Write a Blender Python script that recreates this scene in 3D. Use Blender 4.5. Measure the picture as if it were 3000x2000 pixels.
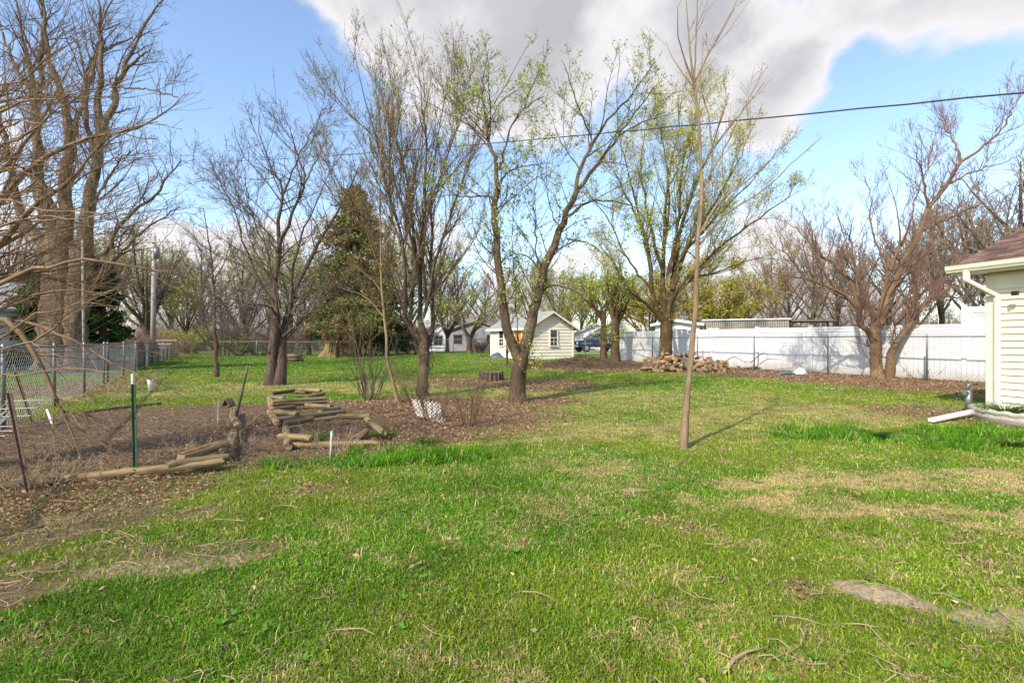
import bpy, math, random
import numpy as np
from mathutils import Vector, Matrix
R = math.radians
rng = np.random.default_rng(7)
random.seed(7)
for o in list(bpy.data.objects): bpy.data.objects.remove(o)
scene = bpy.context.scene
COL = scene.collection

# ------------------------------------------------------------------ camera
FPX, CX, HY, EYE = 1417.0, 1500.0, 995.0, 1.35      # focal length in photo pixels, centre, horizon row, eye height
cam_d = bpy.data.cameras.new('camera'); cam = bpy.data.objects.new('camera', cam_d); COL.objects.link(cam)
cam_d.sensor_width = 36; cam_d.lens = 36*FPX/3000; cam_d.shift_y = -5/3000
cam_d.clip_start = .05; cam_d.clip_end = 3000
cam.location = (0, 0, EYE); cam.rotation_euler = (R(90), 0, 0)
scene.camera = cam

# ------------------------------------------------------------------ sun, sky
SUN_EL, SUN_AZ = 38.0, 217.0
sd = bpy.data.lights.new('sun', 'SUN'); so = bpy.data.objects.new('sun', sd); COL.objects.link(so)
sd.energy = 4.4; sd.angle = R(0.9); sd.color = (1.0, .91, .76)
sv = Vector((math.sin(R(SUN_AZ))*math.cos(R(SUN_EL)), math.cos(R(SUN_AZ))*math.cos(R(SUN_EL)), math.sin(R(SUN_EL))))
so.rotation_euler = (-sv).to_track_quat('-Z', 'Y').to_euler(); so.location = (-10, -10, 20)
scene.view_settings.view_transform = 'Standard'; scene.view_settings.look = 'None'
scene.view_settings.exposure = 0.4; scene.view_settings.gamma = 1

def skydir(px, py):
    v = Vector(((px-CX)/FPX, 1, (HY-py)/FPX)); v.normalize(); return v

w = bpy.data.worlds.new('World'); scene.world = w; w.use_nodes = True
nt = w.node_tree; nt.nodes.clear()
def N(nt, t, **k):
    n = nt.nodes.new(t)
    for a, b in k.items():
        if a.startswith('i_'):
            n.inputs[int(a[2:])].default_value = b
        else: setattr(n, a, b)
    return n
L = lambda nt, a, b: nt.links.new(a, b)
def M_(nt, op, a, b=None, c=None, clamp=False):
    n = nt.nodes.new('ShaderNodeMath'); n.operation = op; n.use_clamp = clamp
    for i, v in enumerate((a, b, c)):
        if v is None: continue
        if isinstance(v, (int, float)): n.inputs[i].default_value = v
        else: nt.links.new(v, n.inputs[i])
    return n.outputs[0]
def world_nodes():
    sky = N(nt, 'ShaderNodeTexSky', sky_type='NISHITA', sun_disc=False, sun_elevation=R(SUN_EL), sun_rotation=R(SUN_AZ))
    sky.air_density = 1.0; sky.dust_density = .6; sky.ozone_density = 1.6
    bg = N(nt, 'ShaderNodeBackground'); bg.inputs[1].default_value = .15
    gm = N(nt, 'ShaderNodeHueSaturation'); gm.inputs['Saturation'].default_value = .98; gm.inputs['Value'].default_value = 1.55
    L(nt, sky.outputs[0], gm.inputs['Color']); L(nt, gm.outputs[0], bg.inputs[0])
    tc = N(nt, 'ShaderNodeTexCoord'); d = tc.outputs['Generated']
    sp = N(nt, 'ShaderNodeSeparateXYZ'); L(nt, d, sp.inputs[0])
    zz = M_(nt, 'ADD', M_(nt, 'MAXIMUM', sp.outputs[2], 0.0), .6)
    cx = M_(nt, 'DIVIDE', sp.outputs[0], zz); cy = M_(nt, 'DIVIDE', sp.outputs[1], zz)
    cb = N(nt, 'ShaderNodeCombineXYZ'); L(nt, cx, cb.inputs[0]); L(nt, cy, cb.inputs[1])
    n1 = N(nt, 'ShaderNodeTexNoise'); L(nt, cb.outputs[0], n1.inputs['Vector'])
    n1.inputs['Scale'].default_value = 2.2; n1.inputs['Detail'].default_value = 10; n1.inputs['Roughness'].default_value = .6; n1.inputs['Distortion'].default_value = .1
    acc = M_(nt, 'MULTIPLY', M_(nt, 'SUBTRACT', n1.outputs[0], .5), 1.9)
    # weather of the day: where cloud banks and clear gaps lie round the sky (direction, angular radius, weight)
    banks = [((820, -120), 12, .22), ((1050, -60), 15, .24), ((1400, 60), 13, .16), ((1800, 40), 17, .26), ((2400, 0), 17, .30), ((2900, 130), 9, .3), ((2500, 160), 8, .16), ((60, 100), 9, .20), ((640, 640), 9, .2),
             ((2290, 300), 6, .26), ((1500, 330), 9, .12), ((430, 960), 14, .2), ((1400, 900), 16, .12), ((2300, 960), 16, .14), ((120, 520), 12, .12),
             ((620, 250), 17, -.5), ((830, 420), 9, -.22), ((2620, 430), 12, -.46), ((1560, 640), 8, -.2), ((2900, 470), 10, -.3), ((400, 330), 10, -.3), ((2150, 560), 7, -.1)]
    for (p, rad, wt) in banks:
        v = skydir(*p)
        dn = N(nt, 'ShaderNodeVectorMath', operation='DOT_PRODUCT'); L(nt, d, dn.inputs[0]); dn.inputs[1].default_value = v
        mr = N(nt, 'ShaderNodeMapRange', interpolation_type='SMOOTHERSTEP'); L(nt, dn.outputs['Value'], mr.inputs[0])
        mr.inputs[1].default_value = math.cos(R(rad)); mr.inputs[2].default_value = math.cos(R(rad*.15)); mr.inputs[3].default_value = 0; mr.inputs[4].default_value = wt
        acc = M_(nt, 'ADD', acc, mr.outputs[0])
    low = N(nt, 'ShaderNodeMapRange'); L(nt, sp.outputs[2], low.inputs[0])
    low.inputs[1].default_value = .0; low.inputs[2].default_value = .3; low.inputs[3].default_value = .05; low.inputs[4].default_value = 0
    acc = M_(nt, 'ADD', acc, low.outputs[0])
    dens = N(nt, 'ShaderNodeMapRange', interpolation_type='SMOOTHSTEP'); L(nt, acc, dens.inputs[0])
    dens.inputs[1].default_value = -.02; dens.inputs[2].default_value = .2
    # cloud brightness: white edges, grey thick middles
    thick = N(nt, 'ShaderNodeMapRange', interpolation_type='SMOOTHSTEP'); L(nt, acc, thick.inputs[0])
    thick.inputs[1].default_value = .12; thick.inputs[2].default_value = .5
    n2 = N(nt, 'ShaderNodeTexNoise'); L(nt, cb.outputs[0], n2.inputs['Vector']); n2.inputs['Scale'].default_value = 4; n2.inputs['Detail'].default_value = 7; n2.inputs['Roughness'].default_value = .5
    up = N(nt, 'ShaderNodeMapRange', interpolation_type='SMOOTHSTEP'); L(nt, sp.outputs[2], up.inputs[0]); up.inputs[1].default_value = .18; up.inputs[2].default_value = .5
    sh = M_(nt, 'MULTIPLY', thick.outputs[0], up.outputs[0])
    sh = M_(nt, 'MULTIPLY', sh, M_(nt, 'ADD', M_(nt, 'MULTIPLY', n2.outputs[0], 1.9), -.05), clamp=True)
    mx = N(nt, 'ShaderNodeMixRGB'); L(nt, sh, mx.inputs[0]); mx.inputs[1].default_value = (.80, .78, .80, 1); mx.inputs[2].default_value = (.46, .46, .49, 1)
    cbg = N(nt, 'ShaderNodeBackground'); L(nt, mx.outputs[0], cbg.inputs[0]); cbg.inputs[1].default_value = .92
    ms = N(nt, 'ShaderNodeMixShader'); L(nt, dens.outputs[0], ms.inputs[0]); L(nt, bg.outputs[0], ms.inputs[1]); L(nt, cbg.outputs[0], ms.inputs[2])
    out = N(nt, 'ShaderNodeOutputWorld'); L(nt, ms.outputs[0], out.inputs[0])
world_nodes()

# ------------------------------------------------------------------ terrain height and helpers
def sstep(a, b, x):
    t = np.clip((np.asarray(x, float)-a)/(b-a), 0, 1); return t*t*(3-2*t)
def _hash(ix, iy, s):
    h = (ix*374761393 + iy*668265263 + s*1442695041) & 0xffffffff
    h = ((h ^ (h >> 13))*1274126177) & 0xffffffff
    return ((h ^ (h >> 16)) & 0xffff)/65535.0
def vnoise(x, y, s=0):
    x = np.asarray(x, float); y = np.asarray(y, float)
    ix = np.floor(x).astype(np.int64); iy = np.floor(y).astype(np.int64)
    fx = x-ix; fy = y-iy; fx = fx*fx*(3-2*fx); fy = fy*fy*(3-2*fy)
    a = _hash(ix, iy, s); b = _hash(ix+1, iy, s); c = _hash(ix, iy+1, s); d = _hash(ix+1, iy+1, s)
    return a+(b-a)*fx+(c-a)*fy+(a-b-c+d)*fx*fy
def fbm(x, y, s=0, o=4):
    v = 0; a = .5; t = 0
    for i in range(o):
        v = v+a*vnoise(np.asarray(x)*2**i, np.asarray(y)*2**i, s+i*17); t += a; a *= .55
    return v/t
def gz(x, y):
    x = np.asarray(x, float); y = np.asarray(y, float)
    z = .2*sstep(26, 36, y)*sstep(-13, -4, x)*(1-.5*sstep(44, 60, y))*(1-sstep(5, 9, x)*(1-sstep(33, 40, y)))
    z = z+.03*(fbm(x*.5, y*.5, 3)-.5)+.012*(fbm(x*3, y*3, 9, 2)-.5)
    z = z+.10*sstep(.0, 1., 1-np.hypot((x-3.2)/2.2, (y-24.5)/2.6))      # low rise of raked leaves
    return z
def gzf(x, y): return float(gz(x, y))
def G(px, py, z=0.0):
    """ground point under a photo pixel"""
    Y = FPX*(EYE-z)/(py-HY); return Vector(((px-CX)/FPX*Y, Y, z))
def P(px, py, Y):
    """point at distance Y that appears at the pixel"""
    return Vector(((px-CX)/FPX*Y, Y, EYE-(py-HY)/FPX*Y))

# ------------------------------------------------------------------ materials
MATS = {}
def newmat(name):
    m = bpy.data.materials.new(name); m.use_nodes = True; t = m.node_tree; t.nodes.clear()
    o = t.nodes.new('ShaderNodeOutputMaterial'); p = t.nodes.new('ShaderNodeBsdfPrincipled'); L(t, p.outputs[0], o.inputs[0])
    MATS[name] = m; return m, t, p, o
def ramp(t, fac, stops):
    r = t.nodes.new('ShaderNodeValToRGB'); L(t, fac, r.inputs[0]); e = r.color_ramp.elements
    while len(e) < len(stops): e.new(.5)
    for i, (p_, c) in enumerate(stops): e[i].position = p_; e[i].color = (*c, 1)
    return r.outputs[0]
def noise(t, scale, detail=6, rough=.6, vec=None, stretch=None, dist=0):
    tc = t.nodes.new('ShaderNodeTexCoord'); v = vec or tc.outputs['Object']
    if stretch:
        mp = t.nodes.new('ShaderNodeMapping'); L(t, v, mp.inputs[0]); mp.inputs['Scale'].default_value = stretch; v = mp.outputs[0]
    n = t.nodes.new('ShaderNodeTexNoise'); L(t, v, n.inputs['Vector']); n.inputs['Scale'].default_value = scale
    n.inputs['Detail'].default_value = detail; n.inputs['Roughness'].default_value = rough; n.inputs['Distortion'].default_value = dist
    return n.outputs[0]
def bump(t, p, h, strength=.4, dist=.02):
    b = t.nodes.new('ShaderNodeBump'); b.inputs['Strength'].default_value = strength; b.inputs['Distance'].default_value = dist
    L(t, h, b.inputs['Height']); L(t, b.outputs[0], p.inputs['Normal'])
def simple(name, c1, c2=None, scale=8, rough=.7, bs=.2, bd=.01, stretch=None, metal=0, spec=.4, detail=6):
    m, t, p, o = newmat(name); c2 = c2 or tuple(x*.75 for x in c1)
    n = noise(t, scale, detail, .6, stretch=stretch)
    L(t, ramp(t, n, [(.3, c2), (.68, c1)]), p.inputs['Base Color']); p.inputs['Roughness'].default_value = rough
    p.inputs['Metallic'].default_value = metal; p.inputs['Specular IOR Level'].default_value = spec
    if bs: bump(t, p, n, bs, bd)
    return m
def bark(name, c1, c2, scale=6, bs=.9, moss=None, bd=.03):
    m, t, p, o = newmat(name)
    n = noise(t, scale, 9, .65, stretch=(3.2, 3.2, .55), dist=.6); n2 = noise(t, 1.3, 4, .5)
    c = ramp(t, n, [(.3, c2), (.5, tuple((a+b)/2 for a, b in zip(c1, c2))), (.7, c1)])
    mx = t.nodes.new('ShaderNodeMixRGB'); mx.blend_type = 'MULTIPLY'; mx.inputs[0].default_value = .8; L(t, c, mx.inputs[1])
    L(t, ramp(t, n2, [(.3, (.65, .62, .6)), (.7, (1.15, 1.1, 1.0))]), mx.inputs[2]); c = mx.outputs[0]
    if moss:
        n3 = noise(t, 2.2, 5, .6); mm = t.nodes.new('ShaderNodeMixRGB'); L(t, ramp(t, n3, [(.52, (0, 0, 0)), (.68, (.7, .7, .7))]), mm.inputs[0])
        L(t, c, mm.inputs[1]); mm.inputs[2].default_value = (*moss, 1); c = mm.outputs[0]
    L(t, c, p.inputs['Base Color']); p.inputs['Roughness'].default_value = .9; p.inputs['Specular IOR Level'].default_value = .2
    bump(t, p, n, bs, bd); return m
def tinted(name, stops, transl=.35, rough=.6):
    """colour runs with the per-leaf tint attribute"""
    m, t, p, o = newmat(name)
    a = t.nodes.new('ShaderNodeAttribute'); a.attribute_name = 'tint'
    c = ramp(t, a.outputs['Fac'], stops); L(t, c, p.inputs['Base Color']); p.inputs['Roughness'].default_value = rough; p.inputs['Specular IOR Level'].default_value = .25
    if transl:
        tr = t.nodes.new('ShaderNodeBsdfTranslucent'); L(t, c, tr.inputs[0]); ms = t.nodes.new('ShaderNodeMixShader'); ms.inputs[0].default_value = transl
        L(t, p.outputs[0], ms.inputs[1]); L(t, tr.outputs[0], ms.inputs[2]); L(t, ms.outputs[0], o.inputs[0])
    return m
def colattr(name, transl=0, rough=.8, fine=None):
    m, t, p, o = newmat(name)
    a = t.nodes.new('ShaderNodeAttribute'); a.attribute_name = 'col'; c = a.outputs['Color']
    if fine:
        h = None
        for sc, amt in fine:
            n = noise(t, sc, 5, .7); mx = t.nodes.new('ShaderNodeMixRGB'); mx.blend_type = 'MULTIPLY'; mx.inputs[0].default_value = 1; L(t, c, mx.inputs[1])
            L(t, ramp(t, n, [(.3, (1-amt, 1-amt*.95, 1-amt*.9)), (.7, (1+amt, 1+amt*.95, 1+amt*.8))]), mx.inputs[2]); c = mx.outputs[0]; h = n
        bump(t, p, h, .6, .03)
    L(t, c, p.inputs['Base Color']); p.inputs['Roughness'].default_value = rough; p.inputs['Specular IOR Level'].default_value = .2
    if transl:
        tr = t.nodes.new('ShaderNodeBsdfTranslucent'); L(t, c, tr.inputs[0]); ms = t.nodes.new('ShaderNodeMixShader'); ms.inputs[0].default_value = transl
        L(t, p.outputs[0], ms.inputs[1]); L(t, tr.outputs[0], ms.inputs[2]); L(t, ms.outputs[0], o.inputs[0])
    return m

bark('bark_grey', (.15, .108, .078), (.036, .027, .021), 7, moss=(.22, .22, .12))
bark('bark_apple', (.17, .12, .095), (.042, .031, .026), 7)
bark('bark_fork', (.17, .115, .075), (.04, .028, .02), 8, moss=(.24, .22, .12))
bark('bark_maple', (.125, .082, .04), (.04, .027, .015), 9, .5, moss=(.20, .18, .08))
bark('bark_red', (.30, .205, .12), (.085, .055, .033), 8, .6)
bark('bark_cotton', (.27, .205, .145), (.06, .043, .03), 3, 1.0, bd=.08)
bark('bark_pole', (.34, .26, .17), (.15, .105, .065), 16, .7, bd=.008)
simple('twig_grey', (.13, .095, .075), (.06, .045, .036), 3, .85, 0)
simple('twig_brown', (.17, .11, .065), (.08, .052, .032), 3, .85, 0)
simple('twig_red', (.30, .18, .125), (.15, .085, .06), 3, .8, 0)
simple('twig_olive', (.19, .155, .07), (.10, .08, .04), 3, .8, 0)
simple('twig_near', (.26, .16, .09), (.12, .07, .04), 5, .75, .1)
simple('twig_tan', (.42, .31, .19), (.25, .18, .11), 5, .85, 0)
simple('twig_far', (.30, .24, .185), (.19, .15, .115), 1, .9, 0)  # distance haze put into the colour: paler than the near twigs
tinted('leaf_spring', [(0, (.20, .29, .03)), (.5, (.38, .47, .06)), (1, (.58, .62, .13))])
tinted('leaf_maple', [(0, (.34, .36, .03)), (.5, (.58, .52, .05)), (1, (.78, .52, .08))])
tinted('leaf_rust', [(0, (.22, .08, .03)), (.5, (.36, .15, .05)), (1, (.30, .26, .08))])
tinted('leaf_red', [(0, (.22, .05, .04)), (1, (.36, .14, .08))])
tinted('leaf_bud', [(0, (.09, .06, .05)), (1, (.2, .15, .08))])
tinted('leaf_olive', [(0, (.20, .18, .03)), (.5, (.38, .33, .045)), (1, (.55, .46, .08))])
tinted('leaf_lime', [(0, (.25, .32, .03)), (1, (.55, .58, .08))])
tinted('leaf_dark', [(0, (.012, .035, .008)), (.6, (.04, .10, .018)), (1, (.13, .19, .03))], .15)
tinted('leaf_larch', [(0, (.06, .09, .02)), (.4, (.14, .16, .04)), (.75, (.25, .19, .07)), (1, (.36, .20, .08))], .25)
tinted('blossom', [(0, (.45, .46, .30)), (1, (.80, .78, .66))])
colattr('grass_blade', .3, .55)
colattr('leaf_litter', .15, .8)
colattr('ground', 0, .95, [(1.7, .12), (14, .3), (70, .45)])

# ------------------------------------------------------------------ mesh building
class MB:
    def __init__(s): s.v = []; s.f = {}; s.n = 0; s.tint = []; s.col = []
    def add(s, verts, faces, tint=None, col=None):
        verts = np.asarray(verts, np.float32).reshape(-1, 3)
        if isinstance(faces, np.ndarray): faces = [faces]
        else:
            by = {}
            for f in faces: by.setdefault(len(f), []).append(f)
            faces = [np.array(q) for q in by.values()]
        for q in faces: s.f.setdefault(q.shape[1], []).append(q.astype(np.int64)+s.n)
        s.v.append(verts)
        if tint is not None: s.tint.append(np.asarray(tint, np.float32))
        if col is not None: s.col.append(np.asarray(col, np.float32))
        s.n += len(verts); return s
    def box(s, c, size, rot=None, bev=0):
        """box, optionally chamfered, rot is an Euler triple or Matrix"""
        hx, hy, hz = [q/2 for q in size]; b = min(bev, hx*.9, hy*.9, hz*.9)
        if b <= 0:
            vs = [(x, y, z) for x in (-hx, hx) for y in (-hy, hy) for z in (-hz, hz)]
            fs = [(0, 1, 3, 2), (4, 6, 7, 5), (0, 4, 5, 1), (2, 3, 7, 6), (0, 2, 6, 4), (1, 5, 7, 3)]
        else:
            vs = []; fs = []
            idx = {}
            for sx in (-1, 1):
                for sy in (-1, 1):
                    for sz in (-1, 1):
                        idx[(sx, sy, sz, 0)] = len(vs); vs.append((sx*hx, sy*(hy-b), sz*(hz-b)))
                        idx[(sx, sy, sz, 1)] = len(vs); vs.append((sx*(hx-b), sy*hy, sz*(hz-b)))
                        idx[(sx, sy, sz, 2)] = len(vs); vs.append((sx*(hx-b), sy*(hy-b), sz*hz))
            for a in range(3):
                for sg in (-1, 1):
                    o = [k for k in range(3) if k != a]; q = []
                    for (p_, r_) in ((-1, -1), (1, -1), (1, 1), (-1, 1)):
                        k = [0, 0, 0]; k[a] = sg; k[o[0]] = p_; k[o[1]] = r_; q.append(idx[(*k, a)])
                    if (sg > 0) == (a == 1): q.reverse()
                    fs.append(tuple(q))
            for a in range(3):
                o = [k for k in range(3) if k != a]
                for s0 in (-1, 1):
                    for s1 in (-1, 1):
                        k1 = [0, 0, 0]; k1[o[0]] = s0; k1[o[1]] = s1; k2 = list(k1); k1[a] = -1; k2[a] = 1
                        q = [idx[(*k1, o[0])], idx[(*k2, o[0])], idx[(*k2, o[1])], idx[(*k1, o[1])]]
                        if (s0*s1 > 0) == (a != 1): q.reverse()
                        fs.append(tuple(q))
            for sx in (-1, 1):
                for sy in (-1, 1):
                    for sz in (-1, 1):
                        q = [idx[(sx, sy, sz, i)] for i in range(3)]
                        if sx*sy*sz < 0: q.reverse()
                        fs.append(tuple(q))
        vs = np.array(vs, float)
        if rot is not None:
            m = rot if isinstance(rot, Matrix) else Matrix.Rotation(rot[2], 3, 'Z') @ Matrix.Rotation(rot[1], 3, 'Y') @ Matrix.Rotation(rot[0], 3, 'X')
            vs = vs @ np.array(m.to_3x3()).T
        return s.add(vs+np.array(c), fs)
    def tubes(s, pts, rad, sides=4, cap=False, tint=None, rough=0):
        """pts N,Q,3  rad N,Q : one batch of tubes"""
        pts = np.asarray(pts, float); rad = np.asarray(rad, float)
        n, q, _ = pts.shape
        if n == 0: return s
        t = np.empty_like(pts); t[:, 1:-1] = pts[:, 2:]-pts[:, :-2]; t[:, 0] = pts[:, 1]-pts[:, 0]; t[:, -1] = pts[:, -1]-pts[:, -2]
        t /= np.linalg.norm(t, axis=2, keepdims=True)+1e-9
        ov = (pts[:, -1]-pts[:, 0]); ov /= np.linalg.norm(ov, axis=1, keepdims=True)+1e-9
        ref = np.where(np.abs(ov[:, 2:3]) > .75, np.array([[1., .17, 0]]), np.array([[0, .1, 1.]]))[:, None, :]
        u = np.cross(t, ref); u /= np.linalg.norm(u, axis=2, keepdims=True)+1e-9; v = np.cross(t, u)
        a = np.arange(sides)/sides*2*math.pi
        rm = rad[:, :, None]*np.ones(sides)[None, None, :]
        if rough:
            al = np.cumsum(np.concatenate([np.zeros((n, 1)), np.linalg.norm(np.diff(pts, axis=1), axis=2)], 1), 1)
            aa = a[None, None, :]; ii = np.arange(n)[:, None, None]*7.3; ll = al[:, :, None]
            w1 = vnoise(np.cos(aa)*2.2+ii+0*ll, np.sin(aa)*2.2+ll*.9+0*ii, 3)+.8*vnoise(np.cos(aa)*6+ii+ll*.3, np.sin(aa)*6+ll*1.7, 8)-.9
            rm = rm*(1+rough*w1)
        ring = pts[:, :, None, :]+rm[..., None]*(np.cos(a)[None, None, :, None]*u[:, :, None, :]+np.sin(a)[None, None, :, None]*v[:, :, None, :])
        verts = ring.reshape(-1, 3)
        base = (np.arange(n)*q*sides)[:, None, None]+(np.arange(q-1)*sides)[None, :, None]
        k = np.arange(sides)[None, None, :]; k2 = (np.arange(sides)+1)[None, None, :] % sides
        f = np.stack([base+k, base+sides+k, base+sides+k2, base+k2], -1).reshape(-1, 4)
        s.add(verts, f, tint=None if tint is None else np.repeat(tint, q*sides))
        if cap:
            s0 = s.n-len(verts)
            e = [np.arange(sides)+i*q*sides+s0 for i in range(n)]+[np.arange(sides)[::-1]+i*q*sides+(q-1)*sides+s0 for i in range(n)]
            s.f.setdefault(sides, []).append(np.array(e))
        return s
    def tube(s, pts, r, sides=10, cap=True):
        r = [r]*len(pts) if isinstance(r, (int, float)) else r
        return s.tubes(np.array([[tuple(p) for p in pts]]), np.array([r]), sides, cap)
    def quads(s, c, u, v, tint=None, col=None, fold=None):
        """rhombic leaves: centres c, half axes u, v"""
        jj = rng.uniform(-.55, .55, (len(c), 2, 1)) if col is not None else np.zeros((len(c), 2, 1))
        vs = np.stack([c-u, c-v*.9+u*jj[:, 0], c+u, c+v*.9+u*jj[:, 1]], 1)
        if fold is not None: vs[:, 1] += fold; vs[:, 3] += fold
        f = np.arange(len(c)*4).reshape(-1, 4)
        return s.add(vs.reshape(-1, 3), f, tint=None if tint is None else np.repeat(tint, 4), col=None if col is None else np.repeat(col, 4, 0))
    def build(s, name, mat, parent=None, smooth=False, local=False):
        me = bpy.data.meshes.new(name)
        v = np.concatenate(s.v)
        me.vertices.add(len(v)); me.vertices.foreach_set('co', v.ravel())
        loops = []; tot = []
        for k, arrs in s.f.items():
            a = np.concatenate(arrs); loops.append(a.ravel()); tot.append(np.full(len(a), k))
        loops = np.concatenate(loops).astype(np.int32); tot = np.concatenate(tot).astype(np.int32)
        st = np.concatenate([[0], np.cumsum(tot)[:-1]]).astype(np.int32)
        me.loops.add(len(loops)); me.loops.foreach_set('vertex_index', loops)
        me.polygons.add(len(tot)); me.polygons.foreach_set('loop_start', st); me.polygons.foreach_set('loop_total', tot)
        me.polygons.foreach_set('use_smooth', np.full(len(tot), bool(smooth)))
        me.update(calc_edges=True)
        if s.tint:
            a = me.attributes.new('tint', 'FLOAT', 'POINT'); a.data.foreach_set('value', np.concatenate(s.tint))
        if s.col:
            c = np.concatenate(s.col); c4 = np.ones((len(c), 4), np.float32); c4[:, :3] = c
            a = me.attributes.new('col', 'FLOAT_COLOR', 'POINT'); a.data.foreach_set('color', c4.ravel())
        ml = mat if isinstance(mat, (list, tuple)) else [mat]
        for m in ml: me.materials.append(MATS[m] if isinstance(m, str) else m)
        o = bpy.data.objects.new(name, me); COL.objects.link(o)
        if parent is not None:
            o.parent = parent; o.matrix_parent_inverse = Matrix.Translation(-Vector(parent.location)) if (parent.type == 'EMPTY' and not local) else Matrix()
        return o
def tag(o, label=None, cat=None, group=None, kind=None):
    if label: o['label'] = label
    if cat: o['category'] = cat
    if group: o['group'] = group
    if kind: o['kind'] = kind
    return o
def thing(name, loc, label, cat, group=None, rz=0):
    o = bpy.data.objects.new(name, None); COL.objects.link(o); o.location = loc; o.rotation_euler = (0, 0, rz); o.empty_display_size = .2
    return tag(o, label, cat, group)
def copy_tree(o, loc=None, rz=0, sc=1.0, label=None, group=None):
    c = o.copy(); COL.objects.link(c)
    if loc is not None: c.location = loc
    c.rotation_euler = (0, 0, rz); c.scale = (sc, sc, sc) if isinstance(sc, (int, float)) else sc
    if label: c['label'] = label
    if group: c['group'] = group
    for ch in list(o.children):
        d = ch.copy(); COL.objects.link(d); d.parent = c
        for g in list(ch.children):
            e = g.copy(); COL.objects.link(e); e.parent = d
    return c

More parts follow.
